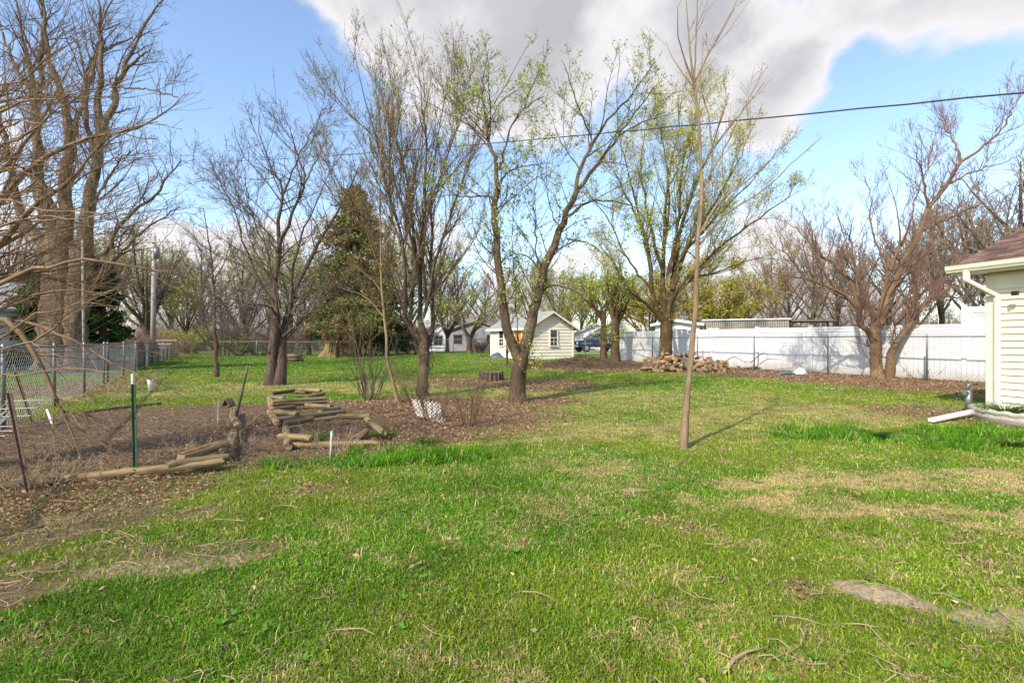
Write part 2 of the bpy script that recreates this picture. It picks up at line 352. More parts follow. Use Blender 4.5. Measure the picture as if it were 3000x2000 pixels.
# ------------------------------------------------------------------ ground cover masks (plan view, metres)
def blob(x, y, cx, cy, rx, ry, rot=0, nz=.45, s=0, sharp=3.0):
    c, s_ = math.cos(R(rot)), math.sin(R(rot)); dx = x-cx; dy = y-cy
    u = (dx*c+dy*s_)/rx; v = (-dx*s_+dy*c)/ry
    d = 1-np.sqrt(u*u+v*v)+nz*(fbm(x*1.3, y*1.3, 40+s)-.5)*1.5+nz*(fbm(x*6, y*6, 140+s, 3)-.5)*1.3
    return np.clip(d*sharp+.15, 0, 1)
FW0, FWD = np.array([7.0, 30.0]), np.array([.467, -.884])      # white fence line
def masks(x, y):
    big = fbm(x*.45, y*.45, 11); mid = fbm(x*1.6, y*1.6, 23); sm = fbm(x*5, y*5, 31)
    soil = np.maximum.reduce([
        blob(x, y, -5.6, 7.3, 3.4, 3.0, 25, .12, 1, 6),                       # the timber edged bed
        blob(x, y, -3.6, 6.9, 1.9, 2.2, 0, .15, 2, 5),
        blob(x, y, -2.35, 2.95, .75, .24, 12, .9, 4)*.7, blob(x, y, -3.3, 3.4, 1.1, .45, 30, .8, 5)*.8,
        blob(x, y, -2.9, 2.5, .5, .3, 10, .8, 6)*.9, blob(x, y, -1.7, 17.0, 1.8, .45, 0, .5, 10)*.8, blob(x, y, -.5, 28, 2.6, .8, 0, .5, 12)*.6])
    bare = np.maximum.reduce([blob(x, y, 1.96, 2.56, .30, .12, -32, .45, 7, 5), blob(x, y, 2.62, 2.30, .55, .16, -10, .6, 8, 3)*.8, blob(x, y, 1.12, 4.35, .16, .06, 0, .5, 9, 4), blob(x, y, -2.0, 2.9, .5, .14, 12, .8, 44)*.55])
    litter = np.maximum.reduce([
        blob(x, y, -1.9, 8.9, 2.9, 2.6, 0, .35, 13, 3), blob(x, y, -2.6, 7.2, 2.3, 1.7, 0, .3, 14, 3.5), blob(x, y, -3.4, 6.6, 1.4, 1.5, 0, .3, 15),
        blob(x, y, -1.7, 6.9, 1.6, .8, 0, .4, 15), blob(x, y, .3, 10.6, 1.5, 1.1, 0, .5, 16)*.9, blob(x, y, -.1, 15.2, 3.2, 1.6, 0, .5, 17)*.85,
        blob(x, y, 1.0, 13.4, 1.7, .9, 0, .5, 18)*.85, blob(x, y, 3.9, 23.8, 4.2, 3.6, -20, .25, 19, 3),
        blob(x, y, -3.95, 5.5, 2.2, .55, 14, .8, 20)*.8, blob(x, y, -3.9, 4.2, 1.2, .9, 0, .9, 21)*.7, blob(x, y, 7.6, 8.9, 1.1, 1.3, 0, .5, 22)*.6,
        blob(x, y, -12.2, 13.5, 1.6, 3.5, 30, .6, 23)*.6])
    px = x-FW0[0]; py = y-FW0[1]; dist = (px*FWD[1]-py*FWD[0])*-1          # distance in front of the white fence
    along = px*FWD[0]+py*FWD[1]
    band = np.clip((5.9+2.6*(fbm(along*.5, dist*.4, 5)-.5)-np.abs(dist))/1.8, 0, 1)*sstep(-3, 1, along)
    litter = np.maximum(litter, band*.98)
    litter = np.maximum(litter, sstep(.62, .8, mid*.6+sm*.4)*.55*(1-sstep(20, 40, y)))
    dry = np.maximum.reduce([
        blob(x, y, 2.9, 4.55, 1.1, .3, 5, .9, 30), blob(x, y, 4.2, 4.7, 1.5, .5, 0, .9, 31), blob(x, y, 2.2, 3.95, .9, .28, -8, .9, 32)*1.0, blob(x, y, 3.6, 3.6, .9, .35, -20, .9, 33),
        blob(x, y, 1.0, 7.2, 2.4, 1.1, 0, .9, 34)*.7, blob(x, y, 4.3, 8.3, 2.6, 1.3, 0, .9, 35)*.65, blob(x, y, 6.5, 9.2, 1.6, .9, 0, .8, 36)*.9, blob(x, y, .9, 5.2, .9, .4, 0, .9, 37)*.5,
        blob(x, y, -3.5, 14, 7, 1.8, 0, .6, 38)*.75, blob(x, y, -8.6, 12.2, 3, .9, 0, .6, 39)*.6, blob(x, y, 2, 11, 5, 2.5, 0, .9, 40)*.55, blob(x, y, -11.2, 11.5, 1.3, 2.6, 30, .5, 41)])
    dry = np.maximum(dry, sstep(.56, .8, mid*.5+big*.5)*.6)*(.35+.75*sstep(.38, .6, fbm(x*6, y*8, 201, 3)))
    lush = np.maximum.reduce([
        blob(x, y, -2.0, 5.55, 1.25, .5, 10, .7, 50), blob(x, y, -1.1, 5.6, .9, .35, 0, .7, 51), blob(x, y, 4.35, 6.9, 1.0, .45, 0, .5, 52), blob(x, y, 5.4, 6.3, 1.4, .5, -25, .6, 53), blob(x, y, 7.0, 6.9, 1.2, .6, 0, .6, 54),
        blob(x, y, -2.55, 6.1, .35, .3, 0, .5, 55)])
    tall = lush*sstep(.35, .6, fbm(x*2.2, y*2.2, 61))
    lush = np.maximum(lush, sstep(.46, .66, big)*.8)
    lush = np.maximum(lush, sstep(17, 24, y)*(1-sstep(42, 60, y))*sstep(-26, -22, x)*.9*sstep(.30, .42, fbm(x*.25, y*.5, 77)))
    cov = np.maximum.reduce([soil, litter, bare])
    dry = dry*(1-cov*.8); lush = lush*(1-cov)*(1-dry*.6)
    return dict(bare=bare, soil=soil, litter=litter, dry=dry, lush=lush, tall=tall, sm=sm, mid=mid, big=big)
def mixc(a, b, t): return a*(1-t[:, None])+np.array(b)*t[:, None]
C_MEAD, C_LUSH, C_DRY, C_SOIL, C_LIT, C_BARE = (.13, .165, .018), (.07, .16, .011), (.34, .27, .11), (.15, .10, .062), (.21, .13, .075), (.42, .32, .21)
def ground_cols(x, y, m):
    c = np.tile(np.array(C_MEAD, float), (len(x), 1))
    c = mixc(c, C_LUSH, m['lush']); c = mixc(c, C_DRY, np.clip(m['dry']*.9, 0, 1)); c = mixc(c, C_SOIL, m['soil']); c = mixc(c, C_BARE, m['bare']); c = mixc(c, C_LIT, np.clip(m['litter'], 0, 1)*(1-.6*m['soil']))
    far = sstep(40, 50, y); c = mixc(c, (.16, .17, .04), far*.7)
    return c*(.72+.5*m['sm'])[:, None]

def build_ground():
    def axis(lo, hi, f0, f1, d, g):
        a = list(np.arange(f0, f1, d)); s = d
        while a[-1] < hi: s *= g; a.append(a[-1]+s)
        s = d; b = [f0]
        while b[-1] > lo: s *= g; b.append(b[-1]-s)
        return np.array(b[1:][::-1]+a)
    xs = axis(-700, 700, -9, 10, .06, 1.05); ys = axis(-60, 1500, 1.2, 13, .05, 1.035)
    X, Y = np.meshgrid(xs, ys); x = X.ravel(); y = Y.ravel()
    m = masks(x, y); c = ground_cols(x, y, m)
    c = mixc(c, (.50, .45, .38), blob(x, y, 7.5, 42.5, 5.5, .8, 0, .1, 90, 6)*.9)          # gravel drive
    c = mixc(c, (.42, .38, .33), blob(x, y, 9.5, 52, 8, 3.5, 0, .1, 91, 6)*.9)
    z = gz(x, y)+.025*m['litter']*(m['sm']-.3)*2*(y < 40)+.02*m['soil']*(m['sm']-.5)
    nx, ny = len(xs), len(ys)
    i = np.arange(ny-1)[:, None]*nx+np.arange(nx-1)[None, :]
    f = np.stack([i, i+1, i+nx+1, i+nx], -1).reshape(-1, 4)
    o = MB().add(np.stack([x, y, z], 1), f, col=c).build('ground', 'ground', smooth=True); tag(o, 'patchy spring lawn with bare soil and leaf litter', 'ground', kind='structure')
build_ground()

def in_view(x, y, mx=1.10): return (np.abs(x) < mx*y+.4) & (y > 1.2)
def sample_ground(n, y0, y1, power=2.0, xl=None):
    """points spread over the yard, denser near the camera"""
    u = rng.random(n)
    y = y0*(y1/y0)**u if power == 2 else y0+(y1-y0)*u
    x = (rng.random(n)*2-1)*(1.12*y+.3)
    return x, y
HB = [(8.35, 8.5)]
def ok_spot(x, y):
    d = (x-8.35)*(-.95)+(y-8.5)*(-.3)       # outside the house
    return ~((d < .02) & (y < 8.6))
def build_grass():
    x, y = sample_ground(1300000, 1.5, 40)
    keep = ok_spot(x, y); x = x[keep]; y = y[keep]
    m = masks(x, y)
    bare = np.clip(np.maximum.reduce([m['soil']*1.05, m['litter']*.95, m['bare']*1.1]), 0, 1)
    clump = fbm(x*9, y*9, 91, 2)
    keep = rng.random(len(x)) > bare**.7-.03*(rng.random(len(x)) < .3)
    keep &= rng.random(len(x)) < .35+clump*1.1
    x, y = x[keep], y[keep]; m = {k: v[keep] for k, v in m.items()}; n = len(x)
    tall = m['tall']; far = sstep(5, 30, y)
    hn = .75+.5*fbm(x*3.3, y*3.3, 303, 3); h = (.014+.030*rng.random(n)**1.4+.016*m['lush']*rng.random(n))*(1-.3*m['dry'])*(1+.8*far)*hn
    tuft = (tall > .25)*(rng.random(n) < .8)
    h = np.where(tuft, (.06+.17*rng.random(n)**1.8)*np.clip(tall*1.3, .3, 1), h)
    long_ = rng.random(n) < .012; h = np.where(long_, h*2.0+.02, h)
    wdt = (.0009+.0013*rng.random(n))*(1+y*.22)*np.where(tuft, 1.25, 1)
    a = rng.random(n)*2*math.pi; lean = (.35+.9*rng.random(n)); 
    dx, dy = np.cos(a), np.sin(a)
    z = gz(x, y)-.004
    b = np.stack([x, y, z], 1); d = np.stack([dx, dy, 0*dx], 1); sd_ = np.stack([-dy, dx, 0*dx], 1)
    # blades face a random way
    ph = rng.random(n)*2*math.pi; sd_ = np.stack([np.cos(ph), np.sin(ph), 0*ph], 1)
    up = np.array([0, 0, 1.])
    mid = b+up*(h*.6)[:, None]+d*(h*.25*lean)[:, None]
    tip = b+up*(h*np.clip(1.05-.45*lean, .25, 1))[:, None]+d*(h*.85*lean)[:, None]
    W = (wdt)[:, None]*sd_
    vs = np.stack([b-W, b+W, mid+W*.8, mid-W*.8, tip], 1).reshape(-1, 3)
    i = np.arange(n)*5
    q = np.stack([i, i+1, i+2, i+3], 1); t = np.stack([i+3, i+2, i+4], 1)
    r = rng.random(n)
    c = np.tile(np.array([.17, .27, .024]), (n, 1)); c = mixc(c, (.085, .225, .012), np.clip(m['lush']+tall*.8, 0, 1))
    pd = np.clip(m['dry']*.8+.09+.5*sstep(.5, .75, m['sm'])*(1-m['lush']*.6)+.25*m['litter'], 0, .93)*(1-.8*np.clip(tall, 0, 1)); isdry = rng.random(n) < pd
    c = np.where(isdry[:, None], np.array([.54, .44, .20])*(0.6+.6*rng.random(n))[:, None], c*(.6+.9*r)[:, None])*(.74+.66*fbm(x*2.4, y*2.4, 505, 3))[:, None]
    yel = (rng.random(n) < .22) & ~isdry; c = np.where(yel[:, None], c*np.array([1.7, 1.25, 1.0]), c)
    mb = MB(); mb.v.append(vs.astype(np.float32)); mb.f[4] = [q]; mb.f[3] = [t]; mb.n = len(vs); mb.col.append(np.repeat(c, 5, 0).astype(np.float32))
    tag(mb.build('grass', 'grass_blade'), 'short patchy spring grass mixed with dry blades', 'grass', kind='stuff')
build_grass()

def leaf_quads(mb, c, size, tint=None, col=None, flat=0.0, asp=.6):
    n = len(c); u = rng.normal(size=(n, 3)); u[:, 2] *= (1-flat); u /= np.linalg.norm(u, axis=1, keepdims=True)
    w_ = rng.normal(size=(n, 3)); w_[:, 2] *= (1-flat); v = w_-np.sum(w_*u, 1, keepdims=True)*u; v /= np.linalg.norm(v, axis=1, keepdims=True)+1e-9
    s_ = (size*(.6+.8*rng.random(n)))[:, None] if np.isscalar(size) else size[:, None]
    nn = np.cross(u, v)
    mb.quads(c, u*s_, v*s_*asp, tint=tint, col=col, fold=nn*s_*.25*rng.random((n, 1)))
def build_litter():
    x, y = sample_ground(420000, 1.6, 34)
    m = masks(x, y)
    pr = np.clip(m['litter']*1.0+m['soil']*.6*sstep(2.5, 6, y)+.05*m['soil']+.008+.035*sstep(.6, .75, m['sm']), 0, 1)
    k = (rng.random(len(x)) < pr) & ok_spot(x, y); x, y = x[k], y[k]; m = {a: b[k] for a, b in m.items()}; n = len(x)
    z = gz(x, y)+.03*m['litter']*(y < 40)*m['sm']+.004+rng.random(n)*.035
    sz = (.004+.013*rng.random(n)**2)*(1+.10*y)*np.where(m['soil'] > .4, .7, 1)
    pal = np.array([(.34, .205, .115), (.22, .125, .07), (.46, .32, .19), (.13, .075, .045), (.30, .22, .145), (.24, .12, .065)])
    c = pal[rng.integers(0, 6, n)]*(.7+.6*rng.random(n))[:, None]
    so_ = rng.random(n) < m['soil']*.75
    c = np.where(so_[:, None], np.array([.24, .17, .11])*(.5+.9*rng.random(n))[:, None], c)
    mb = MB(); leaf_quads(mb, np.stack([x, y, z], 1), sz, col=c, flat=.55)
    tag(mb.build('fallen_leaves', 'leaf_litter'), 'brown fallen leaves lying over the soil and lawn', 'leaves', kind='stuff')
    # dead stalks and straw lying about
    N_ = 9000
    x, y = sample_ground(N_, 1.7, 16); m = masks(x, y)
    k = (rng.random(N_) < .05+.7*np.maximum(m['soil'], m['litter'])+.2*m['dry']) & ok_spot(x, y); x, y = x[k], y[k]; n = len(x)
    a = rng.random(n)*6.28; ln = .06+.22*rng.random(n)**2; pts = np.zeros((n, 4, 3)); cv = rng.normal(size=n)*1.2
    cxp, cyp = x.copy(), y.copy()
    for j in range(4):
        pts[:, j, 0] = cxp; pts[:, j, 1] = cyp; pts[:, j, 2] = gz(cxp, cyp)+.012+.03*rng.random(n)
        cxp = cxp+np.cos(a+cv*j/3)*ln/3; cyp = cyp+np.sin(a+cv*j/3)*ln/3
    mb = MB(); mb.tubes(pts, np.tile((.0012+.0018*rng.random(n))[:, None], (1, 4)), 3)
    tag(mb.build('dead_stalks', 'twig_tan'), 'pale dead stalks and straw strewn on the ground', 'stalks', kind='stuff')
build_litter()
def build_weeds():
    n = 260; x, y = sample_ground(n, 1.9, 9); m = masks(x, y); k = (rng.random(n) < .9-m['litter']) & (m['soil'] < .6) & ok_spot(x, y) & (fbm(x*.9, y*.9, 412) > .47); x, y = x[k], y[k]; mb = MB()
    for cx_, cy_ in zip(x, y):
        q = int(rng.integers(9, 18)); a = rng.random()*6.28+np.arange(q)*6.283/q+.3*rng.normal(size=q); l_ = (.005+.010*rng.random())*(.6+.9*rng.random(q)); d = np.stack([np.cos(a), np.sin(a), .35+.3*rng.random(q)], 1)
        c = np.array([cx_, cy_, gzf(cx_, cy_)+.014])+d*l_[:, None]; v = np.stack([-np.sin(a), np.cos(a), 0*a], 1)*(l_*.6)[:, None]; cc = np.array([.09, .22, .025])*(.8+.8*rng.random())
        mb.quads(c, d*l_[:, None], v, col=np.tile(cc, (q, 1)))
    tag(mb.build('weeds', 'grass_blade'), 'small dark green broad leaved weeds scattered through the lawn', 'weeds', kind='stuff')
build_weeds()

# ------------------------------------------------------------------ trees
def unit(v): return v/(np.linalg.norm(v, axis=-1, keepdims=True)+1e-9)
def spline(pts, q):
    p = np.array(pts, float); n = len(p)
    pp = np.vstack([2*p[0]-p[1], p, 2*p[-1]-p[-2]])
    t = np.linspace(0, n-1-1e-6, q); i = t.astype(int); f = (t-i)[:, None]
    p0, p1, p2, p3 = pp[i], pp[i+1], pp[i+2], pp[i+3]
    return .5*((2*p1)+(-p0+p2)*f+(2*p0-5*p1+4*p2-p3)*f*f+(-p0+3*p1-3*p2+p3)*f**3)
class Tree:
    Q = 18
    def __init__(s, Y, rg, wob=.02, comp=0): s.comp = comp; s.Y = Y; s.P = []; s.Rd = []; s.rg = rg; s.wob = wob; s.twigs = []; s.ends = None
    def limb(s, pix, r0, r1, dd=None, d0=0.0, bend=1):
        """pix: photo pixels along the limb; r in metres; dd: depth drift at the tip"""
        n = len(pix)
        if s.comp: pix = [(a, b if b > 450 else 450-(450-b)*s.comp) for a, b in pix]
        pr = np.array([P(a, b, s.Y) for a, b in pix]); ln = np.linalg.norm(pr[-1]-pr[0])
        if dd is None: dd = s.rg.uniform(-.45, .45)*ln
        w_ = np.linspace(0, 1, n)**bend
        p3 = [tuple(P(a, b, s.Y+d0+dd*w_[i])) for i, (a, b) in enumerate(pix)]
        q = spline(p3, s.Q); 
        j = s.rg.normal(size=(s.Q, 3))*s.wob*min(1, ln/3.0); j[0] = 0; j[-1] = 0; q = q+j
        s.P.append(q); s.Rd.append(r0+(r1-r0)*np.linspace(0, 1, s.Q)**.8); return dd
    def world(s, pts, r0, r1):
        q = spline(pts, s.Q); s.P.append(q); s.Rd.append(r0+(r1-r0)*np.linspace(0, 1, s.Q)**.85)
def grow(P_, Rd, rg, dens, t0, lens, ang, up=.2, wig=.15, Q=6, rr=.55, rmax=.02, rtip=.0015, t1=1.0, droop=0, out=None):
    """side shoots on every parent polyline; dens = shoots per metre"""
    P_ = np.asarray(P_); Rd = np.asarray(Rd); n, q, _ = P_.shape
    seg = np.linalg.norm(np.diff(P_, axis=1), axis=2); ln = seg.sum(1)
    cnt = rg.poisson(ln*dens*(t1-t0)); cnt = np.maximum(cnt, 1)
    idx = np.repeat(np.arange(n), cnt); m = len(idx)
    t = t0+(t1-t0)*rg.random(m); f = t*(q-1); i = np.minimum(f.astype(int), q-2); fr = (f-i)[:, None]
    o = P_[idx, i]*(1-fr)+P_[idx, i+1]*fr; tg = unit(P_[idx, i+1]-P_[idx, i]); r = Rd[idx, i]*(1-fr[:, 0])+Rd[idx, i+1]*fr[:, 0]
    rp = rg.normal(size=(m, 3)); pe = unit(rp-np.sum(rp*tg, 1, keepdims=True)*tg)
    a = R(ang[0])+(R(ang[1])-R(ang[0]))*rg.random(m)
    d = unit(tg*np.cos(a)[:, None]+pe*np.sin(a)[:, None]+np.array([0, 0, up]))
    L_ = (lens[0]+(lens[1]-lens[0])*rg.random(m))*(1.2-.85*t)
    L_ = L_*np.clip(ln[idx]/(lens[1]*1.0), .6, 1.2)
    pts = np.empty((m, Q, 3)); pts[:, 0] = o; cur = o.copy(); st = (L_/(Q-1))[:, None]
    for k in range(1, Q):
        d = unit(d+rg.normal(size=(m, 3))*wig+np.array([0, 0, up*.25-droop])); cur = cur+d*st; pts[:, k] = cur
    r0 = np.minimum(r*rr, rmax); r0 = np.maximum(r0, rtip*1.3)
    rad = r0[:, None]+(rtip-r0)[:, None]*np.linspace(0, 1, Q)[None, :]**.8
    return pts, rad
def leaves_on(pts, rg, per, size, mb, spread=.03, tmin=.3, trange=(0, 1)):
    n, q, _ = pts.shape; m = int(n*per)
    idx = rg.integers(0, n, m); t = tmin+(1-tmin)*rg.random(m); f = t*(q-1); i = np.minimum(f.astype(int), q-2); fr = (f-i)[:, None]
    c = pts[idx, i]*(1-fr)+pts[idx, i+1]*fr+rg.normal(size=(m, 3))*spread
    leaf_quads(mb, c, size, tint=np.clip(trange[0]+(trange[1]-trange[0])*rg.random(m), 0, 1).astype(np.float32))
DENS = (1.5, 2.3, 1.9)
def finish(s, base, name, label, cat, barkm, twigm, lv, leaf=None, sides=10, group=None):
    """lv: list of grow() dicts; leaf: (material, per twig, size, spread)"""
    root = thing(name, base, label, cat, group)
    P_ = np.array(s.P); Rd = np.array(s.Rd)
    Rt = Rd.copy()
    for i in range(len(P_)):
        if P_[i, 0, 2] < base[2]+.12: Rt[i, :4] *= np.array([1.3, 1.14, 1.05, 1.02])
    MB().tubes(P_, Rt, max(sides, 12) if sides >= 8 else sides, rough=.22 if sides >= 8 else 0).build('trunk', barkm, root, True)
    mb = MB(); par, pr = P_, Rd; allb = []
    for k, g in enumerate(lv):
        g = dict(g); g['dens'] *= (DENS[0], DENS[1], DENS[2])[k]; g['rtip'] = g.get('rtip', .0015)*1.45; g['rmax'] = g.get('rmax', .004)*1.2
        par, pr = grow(par, pr, s.rg, **g); mb.tubes(par, pr, 4 if k == 0 else 3); allb.append(par)
        if g.get('rmax', 1) > .004 and k+1 < len(lv) and k >= 1: pass
    mb.build('branches', twigm, root, True)
    if leaf:
        ms = leaf if isinstance(leaf, list) else [leaf]
        for (lm, per, size, sp) in ms:
            lb = MB(); leaves_on(par, s.rg, per, size, lb, sp); lb.build('foliage', lm, root)
    return root

def gnd(px, py):
    g = G(px, py); return (g.x, g.y, gzf(g.x, g.y))

def trees_main():
    # A slender bare sapling in the open lawn
    T = Tree(6.02, np.random.default_rng(1), .006)
    T.limb([(2003, 1318), (2020, 1100), (2036, 920), (2044, 760), (2052, 600), (2050, 420), (2040, 300), (2033, 238)], .041, .012, .0)
    T.limb([(2033, 240), (2022, 150), (2014, 60), (2008, -60)], .016, .003, .1)
    T.limb([(2033, 240), (2040, 100), (2044, -60)], .014, .003, -.1)
    T.limb([(2034, 245), (2080, 150), (2130, 60), (2180, -40)], .014, .003, .3)
    T.limb([(2033, 250), (1990, 120), (1985, 20)], .012, .003, -.3)
    T.limb([(2034, 260), (2000, 215), (1965, 160), (1950, 120)], .01, .002, .2)
    T.limb([(2052, 600), (2085, 500), (2078, 350), (2050, 220), (2100, 120), (2150, 30)], .016, .003, .5)
    T.limb([(2046, 720), (2120, 630), (2230, 560), (2330, 470), (2410, 400)], .015, .003, .6)
    T.limb([(2048, 690), (2110, 590), (2200, 520), (2330, 400)], .014, .003, -.4)
    T.limb([(2050, 560), (2120, 440), (2190, 300), (2250, 190)], .013, .003, .4)
    T.limb([(2050, 500), (2100, 420), (2170, 330), (2240, 240)], .012, .003, -.4)
    T.limb([(2040, 905), (2110, 865), (2210, 850), (2300, 815)], .012, .003, -.3)
    T.limb([(2044, 760), (1990, 720), (1930, 730), (1880, 700)], .008, .002, -.3)
    finish(T, gnd(2003, 1318), 'sapling', 'tall slender bare sapling with pale straight trunk alone in the open lawn', 'tree', 'bark_pole', 'twig_red',
           [dict(dens=2.2, t0=.25, lens=(.25, .7), ang=(20, 45), up=.3, wig=.06, rmax=.006, rtip=.0014), dict(dens=4, t0=.2, lens=(.06, .2), ang=(25, 50), rmax=.003, rtip=.0012, Q=4)],
           [('leaf_red', .5, .012, .01)])
    # B forked tree, spring leaves
    T = Tree(10.45, np.random.default_rng(2), .018, .86)
    Lb = T.limb
    Lb([(1518, 1182), (1516, 1120), (1526, 1060), (1530, 1030)], .185, .15, 0)
    a = Lb([(1524, 1060), (1494, 989), (1476, 908), (1467, 820), (1454, 710), (1449, 615), (1460, 545)], .125, .055, -.5)
    Lb([(1460, 552), (1447, 461), (1432, 409), (1425, 343), (1414, 270), (1417, 197), (1431, 94)], .052, .006, .3, a)
    b = Lb([(1528, 1055), (1549, 967), (1568, 893), (1593, 805), (1623, 710), (1652, 644), (1689, 563)], .135, .06, .6)
    Lb([(1689, 566), (1700, 490), (1733, 417), (1792, 321), (1843, 263), (1890, 190), (1916, 138)], .05, .006, -.5, b)
    Lb([(1695, 552), (1755, 475), (1814, 387), (1887, 270), (1931, 197)], .048, .006, .6, b)
    for px_, r_, d_ in [([(1449, 593), (1432, 574), (1373, 578), (1300, 571), (1250, 590)], .024, a), ([(1466, 530), (1498, 497), (1549, 486), (1623, 475)], .022, a),
                    ([(1462, 500), (1480, 431), (1505, 343), (1557, 277), (1593, 255)], .026, a), ([(1454, 622), (1520, 563), (1579, 512)], .018, a), ([(1428, 358), (1476, 263), (1557, 215)], .015, a),
                    ([(1428, 395), (1366, 300), (1300, 219)], .016, a), ([(1660, 637), (1725, 593), (1770, 589), (1858, 607), (1900, 660)], .035, b), ([(1814, 387), (1887, 343), (1990, 307)], .02, b),
                    ([(1733, 402), (1696, 299), (1667, 189), (1645, 131)], .022, b), ([(1586, 857), (1616, 835), (1667, 846), (1730, 880)], .026, b*.6), ([(1582, 791), (1549, 754), (1513, 743), (1476, 761), (1440, 800)], .02, b*.5),
                    ([(1575, 783), (1571, 673), (1564, 593), (1571, 530), (1590, 430)], .02, b*.5), ([(1520, 1000), (1513, 930), (1505, 783), (1502, 637), (1515, 520)], .016, 0), ([(1755, 475), (1820, 480), (1900, 520)], .015, b), ([(1700, 500), (1640, 400), (1610, 300)], .018, b),
                    ([(1453, 700), (1400, 640), (1340, 660)], .014, a), ([(1660, 700), (1740, 720), (1800, 790)], .02, b), ([(1467, 820), (1430, 770), (1380, 780), (1340, 830)], .014, a*.5), ([(1640, 670), (1610, 600), (1600, 500), (1620, 400)], .016, b)]:
        Lb(px_, r_, .004, None, d_)
    finish(T, gnd(1518, 1182), 'forked_tree', 'forked tree with light green new leaves standing right in front of the shed', 'tree', 'bark_fork', 'twig_grey',
           [dict(dens=3.0, t0=.2, lens=(.7, 2.2), ang=(30, 60), up=.18, wig=.16, rmax=.014, rtip=.002), dict(dens=4.5, t0=.15, lens=(.2, .65), ang=(30, 60), wig=.18, rmax=.006, rtip=.0015, Q=5), dict(dens=5, t0=.2, lens=(.06, .2), ang=(30, 60), rmax=.003, rtip=.0012, Q=4)],
           [('leaf_spring', 2.6, .025, .03)])
    # C many stemmed tree
    T = Tree(11.6, np.random.default_rng(3), .018, .84); Lb = T.limb
    Lb([(1238, 1168), (1236, 1110), (1242, 1060), (1246, 1020), (1240, 975)], .165, .14, 0)
    st = [([(1244, 1045), (1262, 1000), (1266, 946), (1266, 857), (1264, 768), (1266, 679), (1264, 612), (1275, 450), (1300, 280), (1325, 150)], .09, .4),
          ([(1244, 1010), (1215, 973), (1188, 933), (1186, 879), (1184, 768), (1173, 679), (1144, 589), (1105, 420), (1070, 250), (1035, 80)], .085, -.5),
          ([(1240, 985), (1229, 924), (1229, 812), (1237, 679), (1246, 589), (1250, 420), (1235, 250), (1215, 90)], .08, .2),
          ([(1229, 830), (1210, 640), (1180, 480), (1130, 300), (1085, 150)], .055, .6), ([(1240, 930), (1290, 720), (1350, 540), (1420, 370)], .05, -.6), ([(1232, 860), (1190, 640), (1120, 440), (1010, 300), (930, 210)], .045, .3),
          ([(1250, 900), (1240, 700), (1300, 480), (1350, 320), (1360, 180)], .045, -.3), ([(1186, 900), (1120, 780), (1080, 700), (1010, 560), (960, 470)], .035, -.7),
          ([(1200, 800), (1150, 640), (1140, 460), (1150, 300), (1140, 130)], .045, .9), ([(1250, 640), (1320, 480), (1400, 420)], .025, .6), ([(1230, 760), (1180, 700), (1090, 640), (1000, 590), (900, 480)], .03, .8),
          ([(1262, 1000), (1300, 960), (1335, 930), (1345, 905)], .02, -.3), ([(1264, 880), (1330, 780), (1390, 700), (1420, 640)], .028, .4), ([(1188, 960), (1120, 900), (1050, 870), (960, 860)], .022, -.4)]
    for p_, r_, d_ in st: Lb(p_, r_, .004, d_*2)
    T.Rd = [r*.88 for r in T.Rd]
    finish(T, gnd(1238, 1168), 'multi_stemmed_tree', 'tall bare tree with many upright stems and rusty leaf tufts behind white lattice', 'tree', 'bark_grey', 'twig_brown',
           [dict(dens=4.2, t0=.18, lens=(.8, 2.9), ang=(18, 52), up=.35, wig=.1, rmax=.014, rtip=.002), dict(dens=4.2, t0=.15, lens=(.2, .7), ang=(20, 45), up=.25, wig=.12, rmax=.006, rtip=.0016, Q=5), dict(dens=4.5, t0=.2, lens=(.06, .22), ang=(30, 60), rmax=.003, rtip=.0013, Q=4)],
           [('leaf_rust', .32, .022, .03), ('leaf_spring', .7, .020, .04)])
    # D spreading tree with twin trunk
    T = Tree(14.4, np.random.default_rng(4), .025); Lb = T.limb
    Lb([(792, 1130), (797, 1060), (806, 980), (810, 925)], .22, .17, .1); Lb([(818, 1130), (824, 1050), (830, 985), (851, 888), (894, 790), (943, 698), (993, 612), (1050, 490)], .20, .02, .6)
    l2 = [([(810, 935), (806, 845), (812, 741), (816, 639), (831, 568), (798, 496), (762, 403), (760, 336)], .12, .2), ([(812, 740), (861, 612), (894, 536), (876, 465), (856, 407), (847, 349)], .07, -.3), ([(894, 536), (936, 452), (977, 354)], .03, -.4),
          ([(831, 568), (878, 452), (923, 371), (945, 320)], .04, .4), ([(810, 925), (796, 905), (741, 890), (661, 908), (560, 925)], .055, -1.5), ([(800, 905), (740, 850), (660, 850), (570, 860)], .035, 1.0), ([(808, 900), (766, 827), (716, 710), (686, 612), (630, 520), (560, 470)], .055, -.8),
          ([(832, 985), (870, 950), (900, 919), (962, 904), (1010, 880)], .07, -.9), ([(851, 888), (910, 850), (1000, 838), (1100, 838)], .04, 1.2), ([(851, 888), (860, 780), (900, 650), (960, 520), (1020, 430)], .06, 1.5), ([(810, 925), (750, 960), (680, 945), (600, 990)], .03, 1.2),
          ([(806, 850), (740, 720), (700, 600), (640, 500)], .04, 1.5), ([(820, 900), (790, 760), (740, 640), (720, 520), (700, 440)], .04, -1.5), ([(840, 930), (900, 860), (950, 760), (1040, 640)], .04, -1.3), ([(812, 741), (770, 660), (700, 570), (590, 470)], .03, .2)]
    for p_, r_, d_ in l2: Lb(p_, r_, .005, d_)
    T.Rd = [r*.78 for r in T.Rd]
